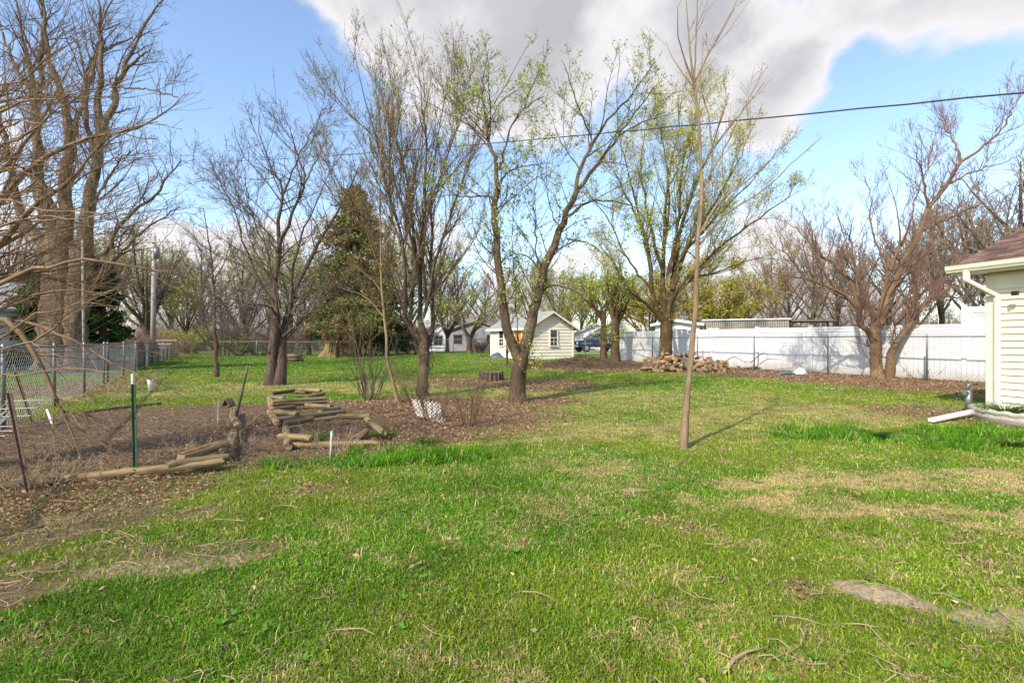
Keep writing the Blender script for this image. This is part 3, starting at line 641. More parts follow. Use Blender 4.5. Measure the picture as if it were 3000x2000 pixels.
    finish(T, gnd(805, 1128), 'spreading_tree', 'bare spreading tree with a thick twin trunk behind the stacked garden timbers', 'tree', 'bark_apple', 'twig_grey',
           [dict(dens=2.6, t0=.15, lens=(.8, 2.9), ang=(30, 68), up=.12, wig=.16, rmax=.018, rtip=.0025), dict(dens=3.6, t0=.15, lens=(.2, .7), ang=(30, 60), wig=.18, rmax=.008, rtip=.002, Q=5), dict(dens=4.5, t0=.2, lens=(.08, .3), ang=(30, 60), rmax=.004, rtip=.0016, Q=4)],
           [('leaf_bud', .5, .016, .01), ('leaf_olive', .12, .018, .01)])
    # E sapling far left of it
    T = Tree(17.4, np.random.default_rng(5), .02); Lb = T.limb
    Lb([(634, 1106), (632, 1020), (630, 950), (626, 850), (622, 760), (612, 700), (596, 610)], .085, .01, 0)
    for p_ in ([(630, 960), (600, 900), (560, 860)], [(630, 940), (670, 880), (700, 800)], [(626, 860), (590, 790), (560, 700)], [(626, 830), (660, 760), (690, 660)], [(622, 780), (580, 720), (560, 640)], [(628, 900), (560, 870), (520, 830)], [(630, 900), (680, 860), (740, 850)]):
        Lb(p_, .03, .004)
    finish(T, gnd(634, 1106), 'young_tree', 'young bare tree with thin straight trunk left of the twin trunk tree', 'tree', 'bark_fork', 'twig_grey',
           [dict(dens=3.2, t0=.35, lens=(.4, 1.2), ang=(35, 75), up=.15, wig=.14, rmax=.012, rtip=.0022), dict(dens=4, t0=.15, lens=(.2, .6), ang=(30, 60), wig=.16, rmax=.006, rtip=.002, Q=5), dict(dens=4, t0=.2, lens=(.1, .3), ang=(30, 60), rmax=.004, rtip=.0018, Q=4)],
           [('leaf_olive', .25, .02, .03)])
    # F thin leaning sapling
    T = Tree(10.3, np.random.default_rng(6), .012); Lb = T.limb
    Lb([(1166, 1181), (1150, 1120), (1135, 1050), (1128, 960), (1122, 860), (1116, 740), (1113, 600), (1114, 480), (1122, 360), (1130, 300)], .045, .006, .3)
    for p_ in ([(1122, 860), (1080, 810), (1000, 760)], [(1116, 740), (1160, 660), (1190, 560)], [(1118, 800), (1080, 700), (1040, 560)], [(1113, 600), (1080, 500), (1060, 400)], [(1114, 520), (1150, 440), (1170, 330)], [(1126, 930), (1070, 870), (990, 840)]):
        Lb(p_, .012, .003)
    finish(T, gnd(1166, 1181), 'leaning_sapling', 'thin yellow barked sapling leaning left of the many stemmed tree', 'tree', 'bark_pole', 'twig_brown',
           [dict(dens=3.0, t0=.35, lens=(.3, .9), ang=(30, 60), up=.2, wig=.12, rmax=.007, rtip=.0015), dict(dens=4.5, t0=.15, lens=(.1, .4), ang=(30, 60), wig=.16, rmax=.004, rtip=.0014, Q=5)],
           [('leaf_spring', .12, .016, .02)])
    # G big maple by the fence
    T = Tree(24, np.random.default_rng(7), .03, .9); Lb = T.limb
    Lb([(1950, 1078), (1951, 1048), (1953, 990), (1955, 935)], .33, .30, 0)
    for p_, r_, d_ in [([(1958, 950), (1966, 887), (1977, 787), (1994, 673), (2048, 519), (2101, 385), (2135, 251)], .19, .6), ([(1950, 950), (1927, 915), (1914, 853), (1894, 720), (1874, 639), (1840, 500), (1810, 380)], .19, -.8),
                       ([(1952, 945), (1944, 860), (1944, 753), (1954, 552), (1985, 380), (2000, 240)], .17, 1.0), ([(1960, 930), (1976, 862), (2068, 760), (2168, 679), (2269, 606), (2340, 560)], .13, -1.5), ([(1970, 850), (2010, 740), (2081, 653), (2215, 519), (2290, 420)], .10, 1.5),
                       ([(1935, 925), (1890, 890), (1840, 847), (1800, 773), (1740, 700)], .10, -1.6), ([(1960, 800), (1990, 640), (2000, 480), (2060, 300)], .10, -2), ([(1945, 800), (1900, 640), (1880, 470), (1900, 330)], .10, 2), ([(1914, 853), (1840, 760), (1780, 640), (1720, 560)], .08, 1.5),
                       ([(1977, 790), (2040, 680), (2140, 520), (2200, 380)], .08, -2.5), ([(1958, 900), (2020, 820), (2100, 800), (2200, 760), (2280, 760)], .08, 2.6), ([(1930, 900), (1860, 900), (1790, 870), (1750, 830)], .06, 2.2), ([(1944, 760), (1960, 560), (1940, 400), (1930, 280)], .08, 3),
                       ([(1954, 560), (2010, 430), (2060, 240)], .05, 2.5), ([(1890, 700), (1830, 560), (1790, 480)], .05, -2.5)]:
        Lb(p_, r_, .008, d_)
    finish(T, gnd(1950, 1078), 'maple_tree', 'large vase shaped tree with yellow green buds behind the firewood pile', 'tree', 'bark_maple', 'twig_olive',
           [dict(dens=1.5, t0=.2, lens=(1.0, 3.4), ang=(18, 42), up=.25, wig=.09, rmax=.035, rtip=.005, Q=7), dict(dens=2.6, t0=.15, lens=(.5, 1.5), ang=(20, 45), up=.15, wig=.12, rmax=.014, rtip=.003, Q=5), dict(dens=3.2, t0=.2, lens=(.2, .7), ang=(25, 55), rmax=.006, rtip=.0025, Q=4)],
           [('leaf_maple', 2.3, .04, .12), ('leaf_spring', 1.9, .04, .12)])
    # H wide crabapple
    T = Tree(17.0, np.random.default_rng(8), .03); Lb = T.limb
    Lb([(2574, 1112), (2567, 1060), (2562, 1000), (2565, 945)], .20, .16, 0)
    for it in [([(2600, 1110), (2610, 1050), (2630, 1000), (2665, 956), (2697, 896), (2752, 858), (2811, 831), (2865, 826)], .16, -.8, 0), ([(2697, 896), (2740, 872), (2806, 869), (2850, 880)], .06, .4, -.4),
                       ([(2566, 1010), (2546, 975), (2524, 945), (2508, 896), (2453, 853), (2367, 820), (2285, 804), (2200, 830)], .115, -1.2, 0), ([(2524, 950), (2502, 842), (2453, 782), (2394, 734), (2340, 674), (2300, 650)], .09, 1.0, 0),
                       ([(2567, 950), (2589, 869), (2611, 788), (2638, 717), (2632, 625), (2600, 520)], .085, -.6, 0), ([(2580, 950), (2600, 875), (2638, 788), (2692, 679), (2719, 620), (2773, 538), (2817, 473)], .13, .5, 0, .05), ([(2817, 473), (2790, 408), (2740, 330)], .045, .4, .5), ([(2817, 473), (2909, 408), (2963, 333), (3000, 260)], .05, -.5, .5),
                       ([(2575, 950), (2616, 912), (2665, 875), (2735, 842), (2800, 790)], .07, .8, 0), ([(2560, 940), (2530, 860), (2500, 770), (2497, 707), (2475, 679), (2437, 598)], .08, -.4, 0), ([(2692, 679), (2780, 640), (2860, 600), (2960, 590)], .05, .7, .3), ([(2719, 620), (2700, 500), (2680, 420)], .05, -.9, .35),
                       ([(2611, 790), (2560, 700), (2550, 560), (2520, 500)], .045, .9, -.3), ([(2510, 900), (2440, 890), (2350, 860), (2290, 835)], .03, 1.2, -.4), ([(2773, 540), (2860, 500), (2960, 470)], .04, .4, .4), ([(2638, 790), (2720, 740), (2800, 720), (2880, 690)], .05, -1.2, .2), ([(2453, 853), (2400, 770), (2380, 690), (2350, 620)], .045, -.4, -.5),
                       ([(2600, 860), (2680, 790), (2760, 760)], .05, 1.3, .2), ([(2752, 858), (2790, 780), (2850, 740)], .05, -.5, -.5), ([(2367, 820), (2300, 740), (2270, 660)], .035, -.6, -.8), ([(2640, 720), (2680, 600), (2730, 430), (2750, 380)], .04, 1.0, .2)]:
        Lb(it[0], it[1], it[4] if len(it) > 4 else .006, it[2], it[3])
    finish(T, gnd(2585, 1110), 'crabapple_tree', 'bare reddish spreading tree with V shaped trunk before the white fence beside the house', 'tree', 'bark_red', 'twig_red',
           [dict(dens=3.2, t0=.18, lens=(.6, 2.2), ang=(30, 62), up=.38, wig=.13, rmax=.022, rtip=.003, Q=7), dict(dens=3.8, t0=.12, lens=(.25, .8), ang=(25, 55), up=.35, wig=.14, rmax=.009, rtip=.0024, Q=5), dict(dens=4.2, t0=.2, lens=(.08, .32), ang=(25, 55), rmax=.005, rtip=.002, Q=4)])
    # I huge cottonwood beyond the left fence
    T = Tree(20, np.random.default_rng(9), .04); Lb = T.limb
    Lb([(175, 1090), (178, 950), (185, 820), (190, 700)], .80, .62, 0); Lb([(215, 1090), (222, 950), (232, 820), (240, 720)], .45, .40, -.4)
    for p_, r_, d_ in [([(235, 740), (262, 620), (285, 480), (290, 280), (295, 100), (280, -60)], .42, 0), ([(290, 400), (335, 300), (365, 200), (420, 80), (500, -40)], .22, .5), ([(190, 720), (195, 560), (205, 400), (175, 260), (135, 110), (110, -60)], .40, -1),
                       ([(170, 720), (120, 560), (110, 400), (95, 270), (75, 130), (30, -40)], .42, .8), ([(165, 760), (60, 620), (20, 420), (-30, 260)], .35, 0), ([(110, 300), (125, 120), (120, -60)], .16, -1), ([(365, 210), (400, 175), (440, 145)], .12, -.3),
                       ([(250, 780), (306, 733), (382, 631), (459, 561), (529, 472)], .17, -1), ([(250, 860), (300, 800), (350, 746), (433, 669), (529, 606)], .15, 1.5), ([(285, 470), (250, 330), (258, 200), (300, 150), (390, 110)], .16, 1), ([(330, 255), (430, 260), (520, 285)], .05, -1),
                       ([(205, 420), (240, 300), (275, 200), (300, 60), (350, -40)], .14, 2), ([(95, 280), (30, 160), (0, 60)], .16, 1), ([(180, 640), (110, 520), (40, 480), (-20, 400)], .14, -2), ([(262, 620), (330, 500), (380, 440)], .07, -2), ([(240, 860), (330, 850), (420, 800)], .08, -1.5)]:
        Lb(p_, r_, .03, d_)
    T.Rd = [r*.95 if i < 2 else r*.72 for i, r in enumerate(T.Rd)]
    finish(T, gnd(190, 1090), 'cottonwood_tree', 'huge old tree with thick furrowed trunk beyond the left chain link fence', 'tree', 'bark_cotton', 'twig_grey',
           [dict(dens=1.25, t0=.15, lens=(.8, 3.2), ang=(25, 60), up=.2, wig=.16, rmax=.035, rtip=.005, Q=7), dict(dens=2.6, t0=.15, lens=(.4, 1.3), ang=(30, 60), wig=.18, rmax=.012, rtip=.003, Q=5), dict(dens=3.0, t0=.2, lens=(.15, .5), ang=(30, 60), rmax=.006, rtip=.0025, Q=4)],
           [('leaf_red', .10, .03, .03), ('leaf_olive', .12, .03, .05)], sides=14)
    # near branches reaching in from the left edge
    T = Tree(4.6, np.random.default_rng(10), .008); Lb = T.limb; T.Q = 16
    base = P(-330, 1330, 4.6)
    for p_, r_, d_ in [([(-330, 1330), (-280, 1100), (-180, 850), (-60, 650), (0, 588), (110, 480), (215, 420), (300, 400), (400, 378), (480, 330), (542, 274)], .05, .3), ([(-330, 1330), (-250, 1000), (-120, 820), (0, 720), (83, 612), (210, 529), (255, 465), (338, 395), (459, 357)], .045, -.3),
                       ([(-330, 1330), (-260, 1050), (-120, 900), (0, 810), (160, 790), (320, 748), (470, 720)], .035, .5), ([(-330, 1330), (-240, 980), (0, 825), (128, 784), (255, 758), (446, 790), (565, 784)], .035, -.5), ([(-330, 1330), (-220, 900), (-60, 760), (60, 690), (110, 655), (215, 540), (330, 470), (470, 455)], .03, .8),
                       ([(-330, 1330), (-200, 1000), (0, 930), (80, 1005), (130, 1090), (170, 1180), (200, 1235), (222, 1290), (240, 1370)], .04, .1), ([(-330, 1330), (-200, 980), (41, 941), (157, 970), (232, 1012), (360, 1078), (452, 1119), (493, 1155), (535, 1163)], .022, .3), ([(203, 1238), (270, 1280), (340, 1322), (439, 1376)], .010, .2),
                       ([(-330, 1330), (-200, 1080), (0, 1028), (83, 1003), (157, 966), (205, 915), (330, 850)], .02, -.4), ([(-330, 1330), (-260, 900), (-100, 600), (0, 500), (100, 380), (180, 240), (230, 120)], .035, .2), ([(-330, 1330), (-250, 1000), (-80, 860), (60, 870), (220, 850), (380, 880), (450, 860)], .02, .6),
                       ([(-330, 1330), (-230, 1150), (-60, 1090), (60, 1100), (200, 1080), (330, 1090), (400, 1060)], .012, -.6), ([(-330, 1330), (-240, 950), (-60, 700), (100, 640), (250, 640), (400, 600)], .022, -.8), ([(0, 588), (60, 440), (150, 330), (200, 200)], .015, .5)]:
        Lb(p_, r_, .003, d_)
    rq = np.random.default_rng(31)
    for i in range(46):
        y0 = rq.uniform(250, 1060); x1 = rq.uniform(180, 520)*(1-.35*abs(y0-780)/500); sl = rq.uniform(-.55, .12)*(1.1 if y0 > 600 else 1.5); y1 = y0+sl*x1
        Lb([(-330, 1330), (-270+rq.uniform(-30, 40), 1100*.45+.55*y0), (-120, y0+rq.uniform(20, 90)), (0, y0), (x1*.35, y0+sl*x1*.35+rq.uniform(-18, 18)), (x1*.7, y0+sl*x1*.7+rq.uniform(-18, 18)), (x1, y1)], rq.uniform(.012, .022), .002, rq.uniform(-1.3, 2.2))
    finish(T, (base.x, base.y, 0), 'overhanging_shrub', 'big leafless shrub reaching arching branches in from the left edge', 'shrub', 'twig_near', 'twig_near',
           [dict(dens=2.0, t0=.35, lens=(.3, 1.1), ang=(15, 45), up=.12, wig=.08, rmax=.006, rtip=.0014, Q=7), dict(dens=3.0, t0=.1, lens=(.15, .5), ang=(20, 50), wig=.1, rmax=.003, rtip=.0011, Q=5)],
           [('leaf_bud', .5, .006, .004)], sides=7)
trees_main()

# ------------------------------------------------------------------ materials for built things
simple('siding_cream', (.70, .66, .50), (.62, .58, .43), 2, .55, .05, .004)
simple('siding_white', (.80, .75, .62), (.68, .63, .51), 2.5, .6, .1, .004)
simple('siding_blue', (.45, .55, .62), (.38, .48, .55), 2, .6, 0)
simple('siding_grey', (.27, .26, .27), (.19, .185, .19), 2, .7, 0)
simple('siding_pale', (.60, .62, .68), (.5, .52, .58), 2, .7, 0)
simple('trim_cream', (.68, .65, .54), (.62, .59, .48), 4, .45, 0)
simple('vinyl_white', (.70, .705, .71), (.60, .61, .62), 1.2, .4, 0)
simple('white_wall', (.74, .74, .74), (.66, .66, .66), 1.2, .6, 0)
simple('roof_grey', (.33, .33, .32), (.20, .20, .20), 14, .9, .3)
simple('roof_brown', (.22, .17, .13), (.14, .1, .08), 12, .9, .3)
simple('galvanised', (.27, .28, .29), (.17, .18, .19), 20, .45, 0, metal=.6)
simple('wire_grey', (.20, .21, .225), (.14, .15, .16), 20, .5, 0, metal=.3)
simple('timber', (.38, .26, .135), (.13, .09, .05), 7, .85, .35, .01, stretch=(1, 1, 1))
simple('timber_grey', (.27, .205, .13), (.10, .075, .052), 7, .85, .35, .01)
simple('timber_dark', (.20, .15, .10), (.08, .06, .045), 9, .9, .3, .01)
simple('split_wood', (.46, .29, .13), (.19, .11, .055), 5, .85, .3, .01)
simple('log_bark', (.13, .095, .07), (.045, .032, .026), 8, .9, .6, .02)
simple('old_wood', (.26, .185, .11), (.10, .07, .045), 8, .9, .8, .03, stretch=(2, 2, .4))
simple('stump_pale', (.34, .23, .10), (.10, .065, .04), 7, .85, .8, .04, stretch=(3, 3, .4))
simple('rust', (.16, .10, .07), (.07, .05, .04), 30, .85, .3)
simple('post_green', (.04, .10, .05), (.02, .05, .03), 30, .6, .2)
simple('concrete', (.52, .47, .40), (.32, .29, .25), 14, .9, .5, .01)
simple('brick_red', (.36, .15, .10), (.22, .09, .06), 12, .9, .3, .01)
def stained_vinyl():
    m, t, p, o = newmat('vinyl_fence'); tc = t.nodes.new('ShaderNodeTexCoord'); sp = t.nodes.new('ShaderNodeSeparateXYZ'); L(t, tc.outputs['Object'], sp.inputs[0])
    n = noise(t, 3.0, 7, .7, stretch=(1, 1, .35)); n2 = noise(t, .7, 3, .5)
    zz = M_(t, 'ADD', sp.outputs[2], M_(t, 'MULTIPLY', n, -.55)); f = N(t, 'ShaderNodeMapRange'); L(t, zz, f.inputs[0]); f.inputs[1].default_value = -.28; f.inputs[2].default_value = .12; f.inputs[3].default_value = .75; f.inputs[4].default_value = 0
    base = ramp(t, n2, [(.3, (.60, .61, .63)), (.7, (.70, .70, .71))]); mx = t.nodes.new('ShaderNodeMixRGB'); L(t, f.outputs[0], mx.inputs[0]); L(t, base, mx.inputs[1]); mx.inputs[2].default_value = (.34, .30, .22, 1)
    L(t, mx.outputs[0], p.inputs['Base Color']); p.inputs['Roughness'].default_value = .42
stained_vinyl()
def rings():
    m, t, p, o = newmat('cut_end'); n = noise(t, 9, 5, .6); L(t, ramp(t, n, [(.3, (.10, .07, .045)), (.7, (.30, .21, .12))]), p.inputs['Base Color']); p.inputs['Roughness'].default_value = .9; bump(t, p, n, .6, .02)
rings()
def timber_mat(name, c1, c2, c3):
    m, t, p, o = newmat(name); g = noise(t, 26, 8, .65, stretch=(.07, 1, 1), dist=.4); b = noise(t, 2.3, 5, .6, stretch=(.5, 1, 1)); kn = noise(t, 60, 3, .5, stretch=(.03, 1, 1))
    c = ramp(t, g, [(.33, c2), (.52, c1), (.7, tuple(min(1, q*1.25) for q in c1))]); mx = t.nodes.new('ShaderNodeMixRGB'); L(t, ramp(t, b, [(.42, (0, 0, 0)), (.62, (.75, .75, .75))]), mx.inputs[0]); L(t, c, mx.inputs[1]); mx.inputs[2].default_value = (*c3, 1)
    m2 = t.nodes.new('ShaderNodeMixRGB'); m2.blend_type = 'MULTIPLY'; m2.inputs[0].default_value = 1; L(t, mx.outputs[0], m2.inputs[1]); L(t, ramp(t, kn, [(.36, (.25, .22, .2)), (.44, (1, 1, 1))]), m2.inputs[2])
    L(t, m2.outputs[0], p.inputs['Base Color']); p.inputs['Roughness'].default_value = .9; p.inputs['Specular IOR Level'].default_value = .15; bump(t, p, g, .8, .012)
timber_mat('tw_tan', (.36, .25, .125), (.14, .09, .05), (.20, .155, .085)); timber_mat('tw_grey', (.24, .18, .11), (.085, .06, .04), (.15, .13, .075)); timber_mat('tw_dark', (.15, .11, .07), (.05, .035, .025), (.09, .075, .045))
simple('plastic_white', (.82, .82, .80), (.7, .7, .68), 6, .45, 0)
simple('plastic_bag', (.85, .85, .86), (.7, .7, .72), 6, .4, .6, .03)
simple('tarp_blue', (.10, .16, .24), (.04, .07, .12), 8, .45, .6, .03)
simple('lattice_white', (.74, .70, .60), (.48, .43, .34), 10, .75, .2)
simple('door_orange', (.62, .27, .07), (.42, .17, .05), 6, .6, .2, stretch=(3, 3, .4))
simple('black_plastic', (.02, .02, .022), (.012, .012, .014), 10, .4, 0)
simple('rubber', (.03, .03, .03), (.018, .018, .018), 30, .85, .2)
simple('car_blue', (.012, .02, .07), (.009, .015, .055), 1, .25, 0, spec=.6)
simple('car_silver', (.5, .5, .5), (.42, .42, .42), 3, .35, 0, metal=.7)
simple('mobile_wall', (.34, .30, .25), (.25, .22, .18), 3, .7, 0)
simple('pole_white', (.55, .54, .52), (.25, .24, .22), 22, .8, .3)
simple('cable_black', (.03, .03, .032), (.02, .02, .02), 5, .6, 0)
simple('pole_grey', (.40, .37, .33), (.27, .25, .22), 4, .85, .2, stretch=(3, 3, .3))
simple('soil_pot', (.14, .09, .06), (.07, .05, .035), 30, .95, .5)
simple('deck_wood', (.42, .30, .18), (.28, .20, .12), 5, .85, .2)
def glass():
    m, t, p, o = newmat('glass_dark'); p.inputs['Base Color'].default_value = (.03, .035, .04, 1); p.inputs['Roughness'].default_value = .06; p.inputs['Specular IOR Level'].default_value = .8
glass()
def shingle():
    m, t, p, o = newmat('shingle_red')
    tc = t.nodes.new('ShaderNodeTexCoord'); b = t.nodes.new('ShaderNodeTexBrick'); L(t, tc.outputs['UV'], b.inputs['Vector'])
    tc2 = noise(t, 14, 5, .7); n2 = noise(t, 60, 3, .7)
    a = t.nodes.new('ShaderNodeAttribute'); a.attribute_name = 'tint'
    mx = t.nodes.new('ShaderNodeMath'); mx.operation = 'ADD'; L(t, a.outputs['Fac'], mx.inputs[0]); L(t, tc2, mx.inputs[1])
    m2 = t.nodes.new('ShaderNodeMath'); m2.operation = 'MULTIPLY'; L(t, mx.outputs[0], m2.inputs[0]); m2.inputs[1].default_value = .5
    L(t, ramp(t, m2.outputs[0], [(.25, (.075, .042, .036)), (.5, (.15, .085, .07)), (.75, (.235, .15, .12))]), p.inputs['Base Color']); p.inputs['Roughness'].default_value = .95
    bump(t, p, n2, .5, .01)
shingle()

def rotz(a): return Matrix.Rotation(a, 3, 'Z')
def clap(mb, o, u, n, ln, z0, z1, ex, ends=None, depth=.024):
    """lap siding boards from z0 to z1 on a wall starting at o, running along u, facing n"""
    o = np.array(o, float); u = np.array(u, float); n = np.array(n, float); z = z0
    while z < z1-.01:
        h = min(ex, z1-z); a, b = (0, ln) if ends is None else ends(z+h*.5)
        if b-a > .05:
            vs = []
            for s_ in (a, b):
                q = o+u*s_
                for (d, zz) in ((0, z), (depth, z), (.004, z+h+.004), (0, z+h+.004)):
                    vs.append((q[0]+n[0]*d, q[1]+n[1]*d, zz))
            mb.add(vs, [(0, 1, 2, 3), (7, 6, 5, 4), (0, 4, 5, 1), (1, 5, 6, 2), (2, 6, 7, 3), (3, 7, 4, 0)])
        z += h
def window(parent, o, u, n, w, z0, z1, fm='siding_white', bars=(1, 1), fw=.07):
    """window with frame, sill, pane and bars, on a wall face point o"""
    o = np.array([o[0], o[1], 0.]); u = np.array([*u[:2], 0.]); n = np.array([*n[:2], 0.]); ang = math.atan2(u[1], u[0])
    f = MB(); mid = o+u*w/2
    def bx(mb, s, z, ls, lz, d, off): mb.box(o+u*s+n*off+np.array([0, 0, z]), (ls, d, lz), (0, 0, ang))
    bx(f, -fw/2, (z0+z1)/2, fw, z1-z0, .05, .03); bx(f, w+fw/2, (z0+z1)/2, fw, z1-z0, .05, .03); bx(f, w/2, z1+fw/2, w+2*fw, fw, .055, .032)
    fr = f.build('window', fm, parent)
    s_ = MB(); bx(s_, w/2, z0-fw/2, w+2*fw+.06, fw, .09, .045); si = s_.build('sill', fm); si.parent = fr
    p = MB(); bx(p, w/2, (z0+z1)/2, w, z1-z0, .01, .008); pa = p.build('pane', 'glass_dark'); pa.parent = fr
    b = MB(); bx(b, w/2, (z0+z1)/2, w, .045, .03, .02)
    for k in range(bars[0]): bx(b, w*(k+1)/(bars[0]+1), (z0+(z0+z1)/2)/2, .022, (z1-z0)/2-.05, .02, .018)
    for k in range(bars[1]): bx(b, w/2, z0+(z1-z0)/2*(k+1)/(bars[1]+1), w, .022, .018, .018)
    ba = b.build('sash_bars', fm); ba.parent = fr
    return fr

def build_house():
    C = np.array([8.35, 8.5, 0]); wd = np.array([.3, -.954, 0]); nn = np.array([-.954, -.3, 0]); Ln = 9.0; ang = math.atan2(wd[1], wd[0]); back = -nn
    root = thing('house', tuple(C), 'cream sided house with dark red shingle roof at the right edge', 'house')
    mb = MB(); clap(mb, C+nn*.0, wd, nn, Ln, .05, 2.22, .117, None, .032)
    g = lambda z: (0, 7.0)
    clap(mb, C, back, -wd, 7.0, .05, 3.9, .117, ends=lambda z: (0, 7) if z < 2.5 else (max(0, (z-2.5)/.42), min(7, 7-(z-2.5)/.42)))
    mb.build('siding', 'siding_cream', root)
    mb = MB(); c = C+wd*Ln/2+back*3.5; mb.box((c[0], c[1], 1.25), (Ln-.02, 6.98, 2.5), (0, 0, ang))
    mb.box((c[0], c[1], .0), (Ln-.0, 7.0-.0, .1), (0, 0, ang)); mb.build('wall', 'siding_cream', root)
    mb = MB(); q = C+wd*(Ln/2)+nn*.004; mb.box((q[0], q[1], -.08), (Ln, .03, .27), (0, 0, ang)); mb.build('foundation', 'siding_cream', root)
    mb = MB(); q = C+wd*.055+nn*.012; mb.box((q[0], q[1], 1.16), (.13, .03, 2.36), (0, 0, ang), .004)
    q = C+wd*Ln/2+nn*.012; mb.box((q[0], q[1], 2.34), (Ln+.02, .028, .24), (0, 0, ang), .004); mb.build('corner_trim', 'trim_cream', root)
    # roof plane, 5/12, eave 0.38 beyond wall and 0.33 beyond the gable
    eo = C+nn*.36-wd*.33; zE = 2.60; pit = .42; Lr = Ln+.6
    mb = MB(); tint = []
    up = back*1.0; step = .135; k = 0; slope_n = np.array([-up[0]*pit, -up[1]*pit, 1.0]); slope_n /= np.linalg.norm(slope_n)
    rr = np.random.default_rng(5); s_ = 0.0
    while s_ < 3.95:
        x = -.02-rr.random()*.2
        while x < Lr:
            wdt = rr.choice([.16, .2, .26]); x1 = min(x+wdt, Lr); x0 = max(x, 0)
            if x1-x0 > .03:
                a0 = s_-.02; a1 = s_+step+.02; th = .016+.006*rr.random(); vs = []
                for (xx, aa, hh) in ((x0, a0, 0), (x1, a0, 0), (x1, a1, 0), (x0, a1, 0), (x0+.002, a0, th), (x1-.002, a0, th), (x1-.002, a1, .003), (x0+.002, a1, .003)):
                    q = eo+wd*xx+up*aa; vs.append(np.array([q[0], q[1], zE+.05+aa*pit])+slope_n*hh)
                mb.add(vs, [(0, 3, 2, 1), (4, 5, 6, 7), (0, 1, 5, 4), (1, 2, 6, 5), (2, 3, 7, 6), (3, 0, 4, 7)], tint=np.full(8, rr.random()))
            x += wdt
        s_ += step
    mb.build('roof', 'shingle_red', root)
    mb = MB()   # roof deck below the shingles, both slopes
    for sg in (0, 1):
        vs = []
        for xx in (0, Lr):
            for (aa, zz) in ((0, zE), (3.86, zE+3.86*pit), (3.86, zE+3.86*pit+.045), (0, zE+.045)):
                ee = aa if sg == 0 else 7.72-aa
                q = eo+wd*xx+up*ee; vs.append((q[0], q[1], zz))
        mb.add(vs, [(0, 1, 2, 3), (7, 6, 5, 4), (0, 4, 5, 1), (1, 5, 6, 2), (2, 6, 7, 3), (3, 7, 4, 0)])
    mb.build('roof_deck', 'trim_cream', root)
    mb = MB(); q = eo+wd*Lr/2+up*.19; mb.box((q[0], q[1], zE-.075), (Lr-.01, .36, .018), (0, 0, ang)); mb.build('soffit', 'trim_cream', root)
    mb = MB(); q = eo+wd*Lr/2-up*.0; mb.box((q[0], q[1], zE-.005), (Lr, .022, .16), (0, 0, ang)); mb.build('fascia', 'trim_cream', root)
    # K-style gutter
    prof = [(.0, -.07), (-.075, -.07), (-.085, -.045), (-.105, -.02), (-.115, .045), (-.122, .052), (-.108, .056), (-.1, .045), (0, .045)]
    mb = MB(); vs = []; m_ = len(prof)
    for xx in (-.03, Lr):
        for (d, z) in prof: q = eo+wd*xx+up*(d-.012); vs.append((q[0], q[1], zE+.01+z))
    fs = [(i, (i+1) % m_, m_+(i+1) % m_, m_+i) for i in range(m_)]+[tuple(range(m_))[::-1], tuple(range(m_, 2*m_))]
    mb.add(vs, fs); mb.build('gutter', 'trim_cream', root)
    # downspout from gutter, elbow back to the wall and down it
    mb = MB(); rot = ang
    def seg(a, b, w=.085, d=.065):
        a = np.array(a); b = np.array(b); v = Vector(b-a); m = v.to_track_quat('Z', 'Y').to_matrix()
        mb.box((a+b)/2, (w, d, v.length+.03), m, .012)
    g0 = eo+wd*.26-up*.06; w0 = C+wd*.17+nn*.055
    seg((g0[0], g0[1], 2.56), (g0[0], g0[1], 2.38)); seg((g0[0], g0[1], 2.39), (w0[0], w0[1], 2.10)); seg((w0[0], w0[1], 2.12), (w0[0], w0[1], .12))
    mb.tube([(g0[0], g0[1], 2.56), (g0[0], g0[1], 2.40)], .052, 10); mb.build('downspout', 'trim_cream', root, False)
    q = P(2979, 859, 7.95); mb = MB().box((q.x-.03, q.y, q.z), (.05, .09, .07), (0, 0, ang+math.pi/2), .008); mb.tube([(q.x-.09, q.y-.03, q.z-.005), (q.x-.03, q.y, q.z)], .022, 10)
    tag(mb.build('security_camera', 'black_plastic'), 'small black camera box mounted high on the cream siding', 'camera')
    # white extension leading water away
    a, b = P(2727, 1237, 7.75), P(2866, 1203, 8.30); a.z = .06; b.z = .14; v = b-a; mb = MB(); mb.box((a+b)/2, (.09, .065, v.length), v.to_track_quat('Z', 'Y').to_matrix(), .012)
    tag(mb.build('downspout_extension', 'plastic_white'), 'white downspout extension lying on the grass beside the house corner', 'pipe')
    # gas meter riser
    r = thing('utility_meter', (8.75, 9.35, 0), 'grey utility meter and pipe peeking out behind the house corner', 'meter'); cx_, cy_ = 8.37, 8.87
    MB().tube([(cx_, cy_, -.02), (cx_, cy_, .42), (cx_, cy_, .43)], [.055, .055, .03], 14).build('meter_body', 'galvanised', r, True)
    MB().tube([(cx_-.02, cy_, .40), (cx_-.02, cy_, .52), (cx_+.1, cy_+.02, .54), (cx_+.25, cy_+.1, .54)], .025, 8).build('pipe', 'galvanised', r, True)
    MB().box((cx_-.08, cy_-.03, .37), (.10, .06, .07), (0, 0, .3), .01).build('regulator', 'galvanised', r)
    # scalloped planter
    pc = (C+wd*.85)[:2]; root = thing('planter', (pc[0], pc[1], 0), 'curved concrete planter edging against the house wall', 'planter')
    th = np.linspace(R(-100), R(100), 60); vs = []; cs = []
    rad = .62
    prof = [(.0, -.03), (.055, -.03), (.05, .08), (.062, .095), (.05, .11), (.05, .15), (.066, .165), (.07, .19), (.045, .215), (.0, .215), (-.01, .19)]
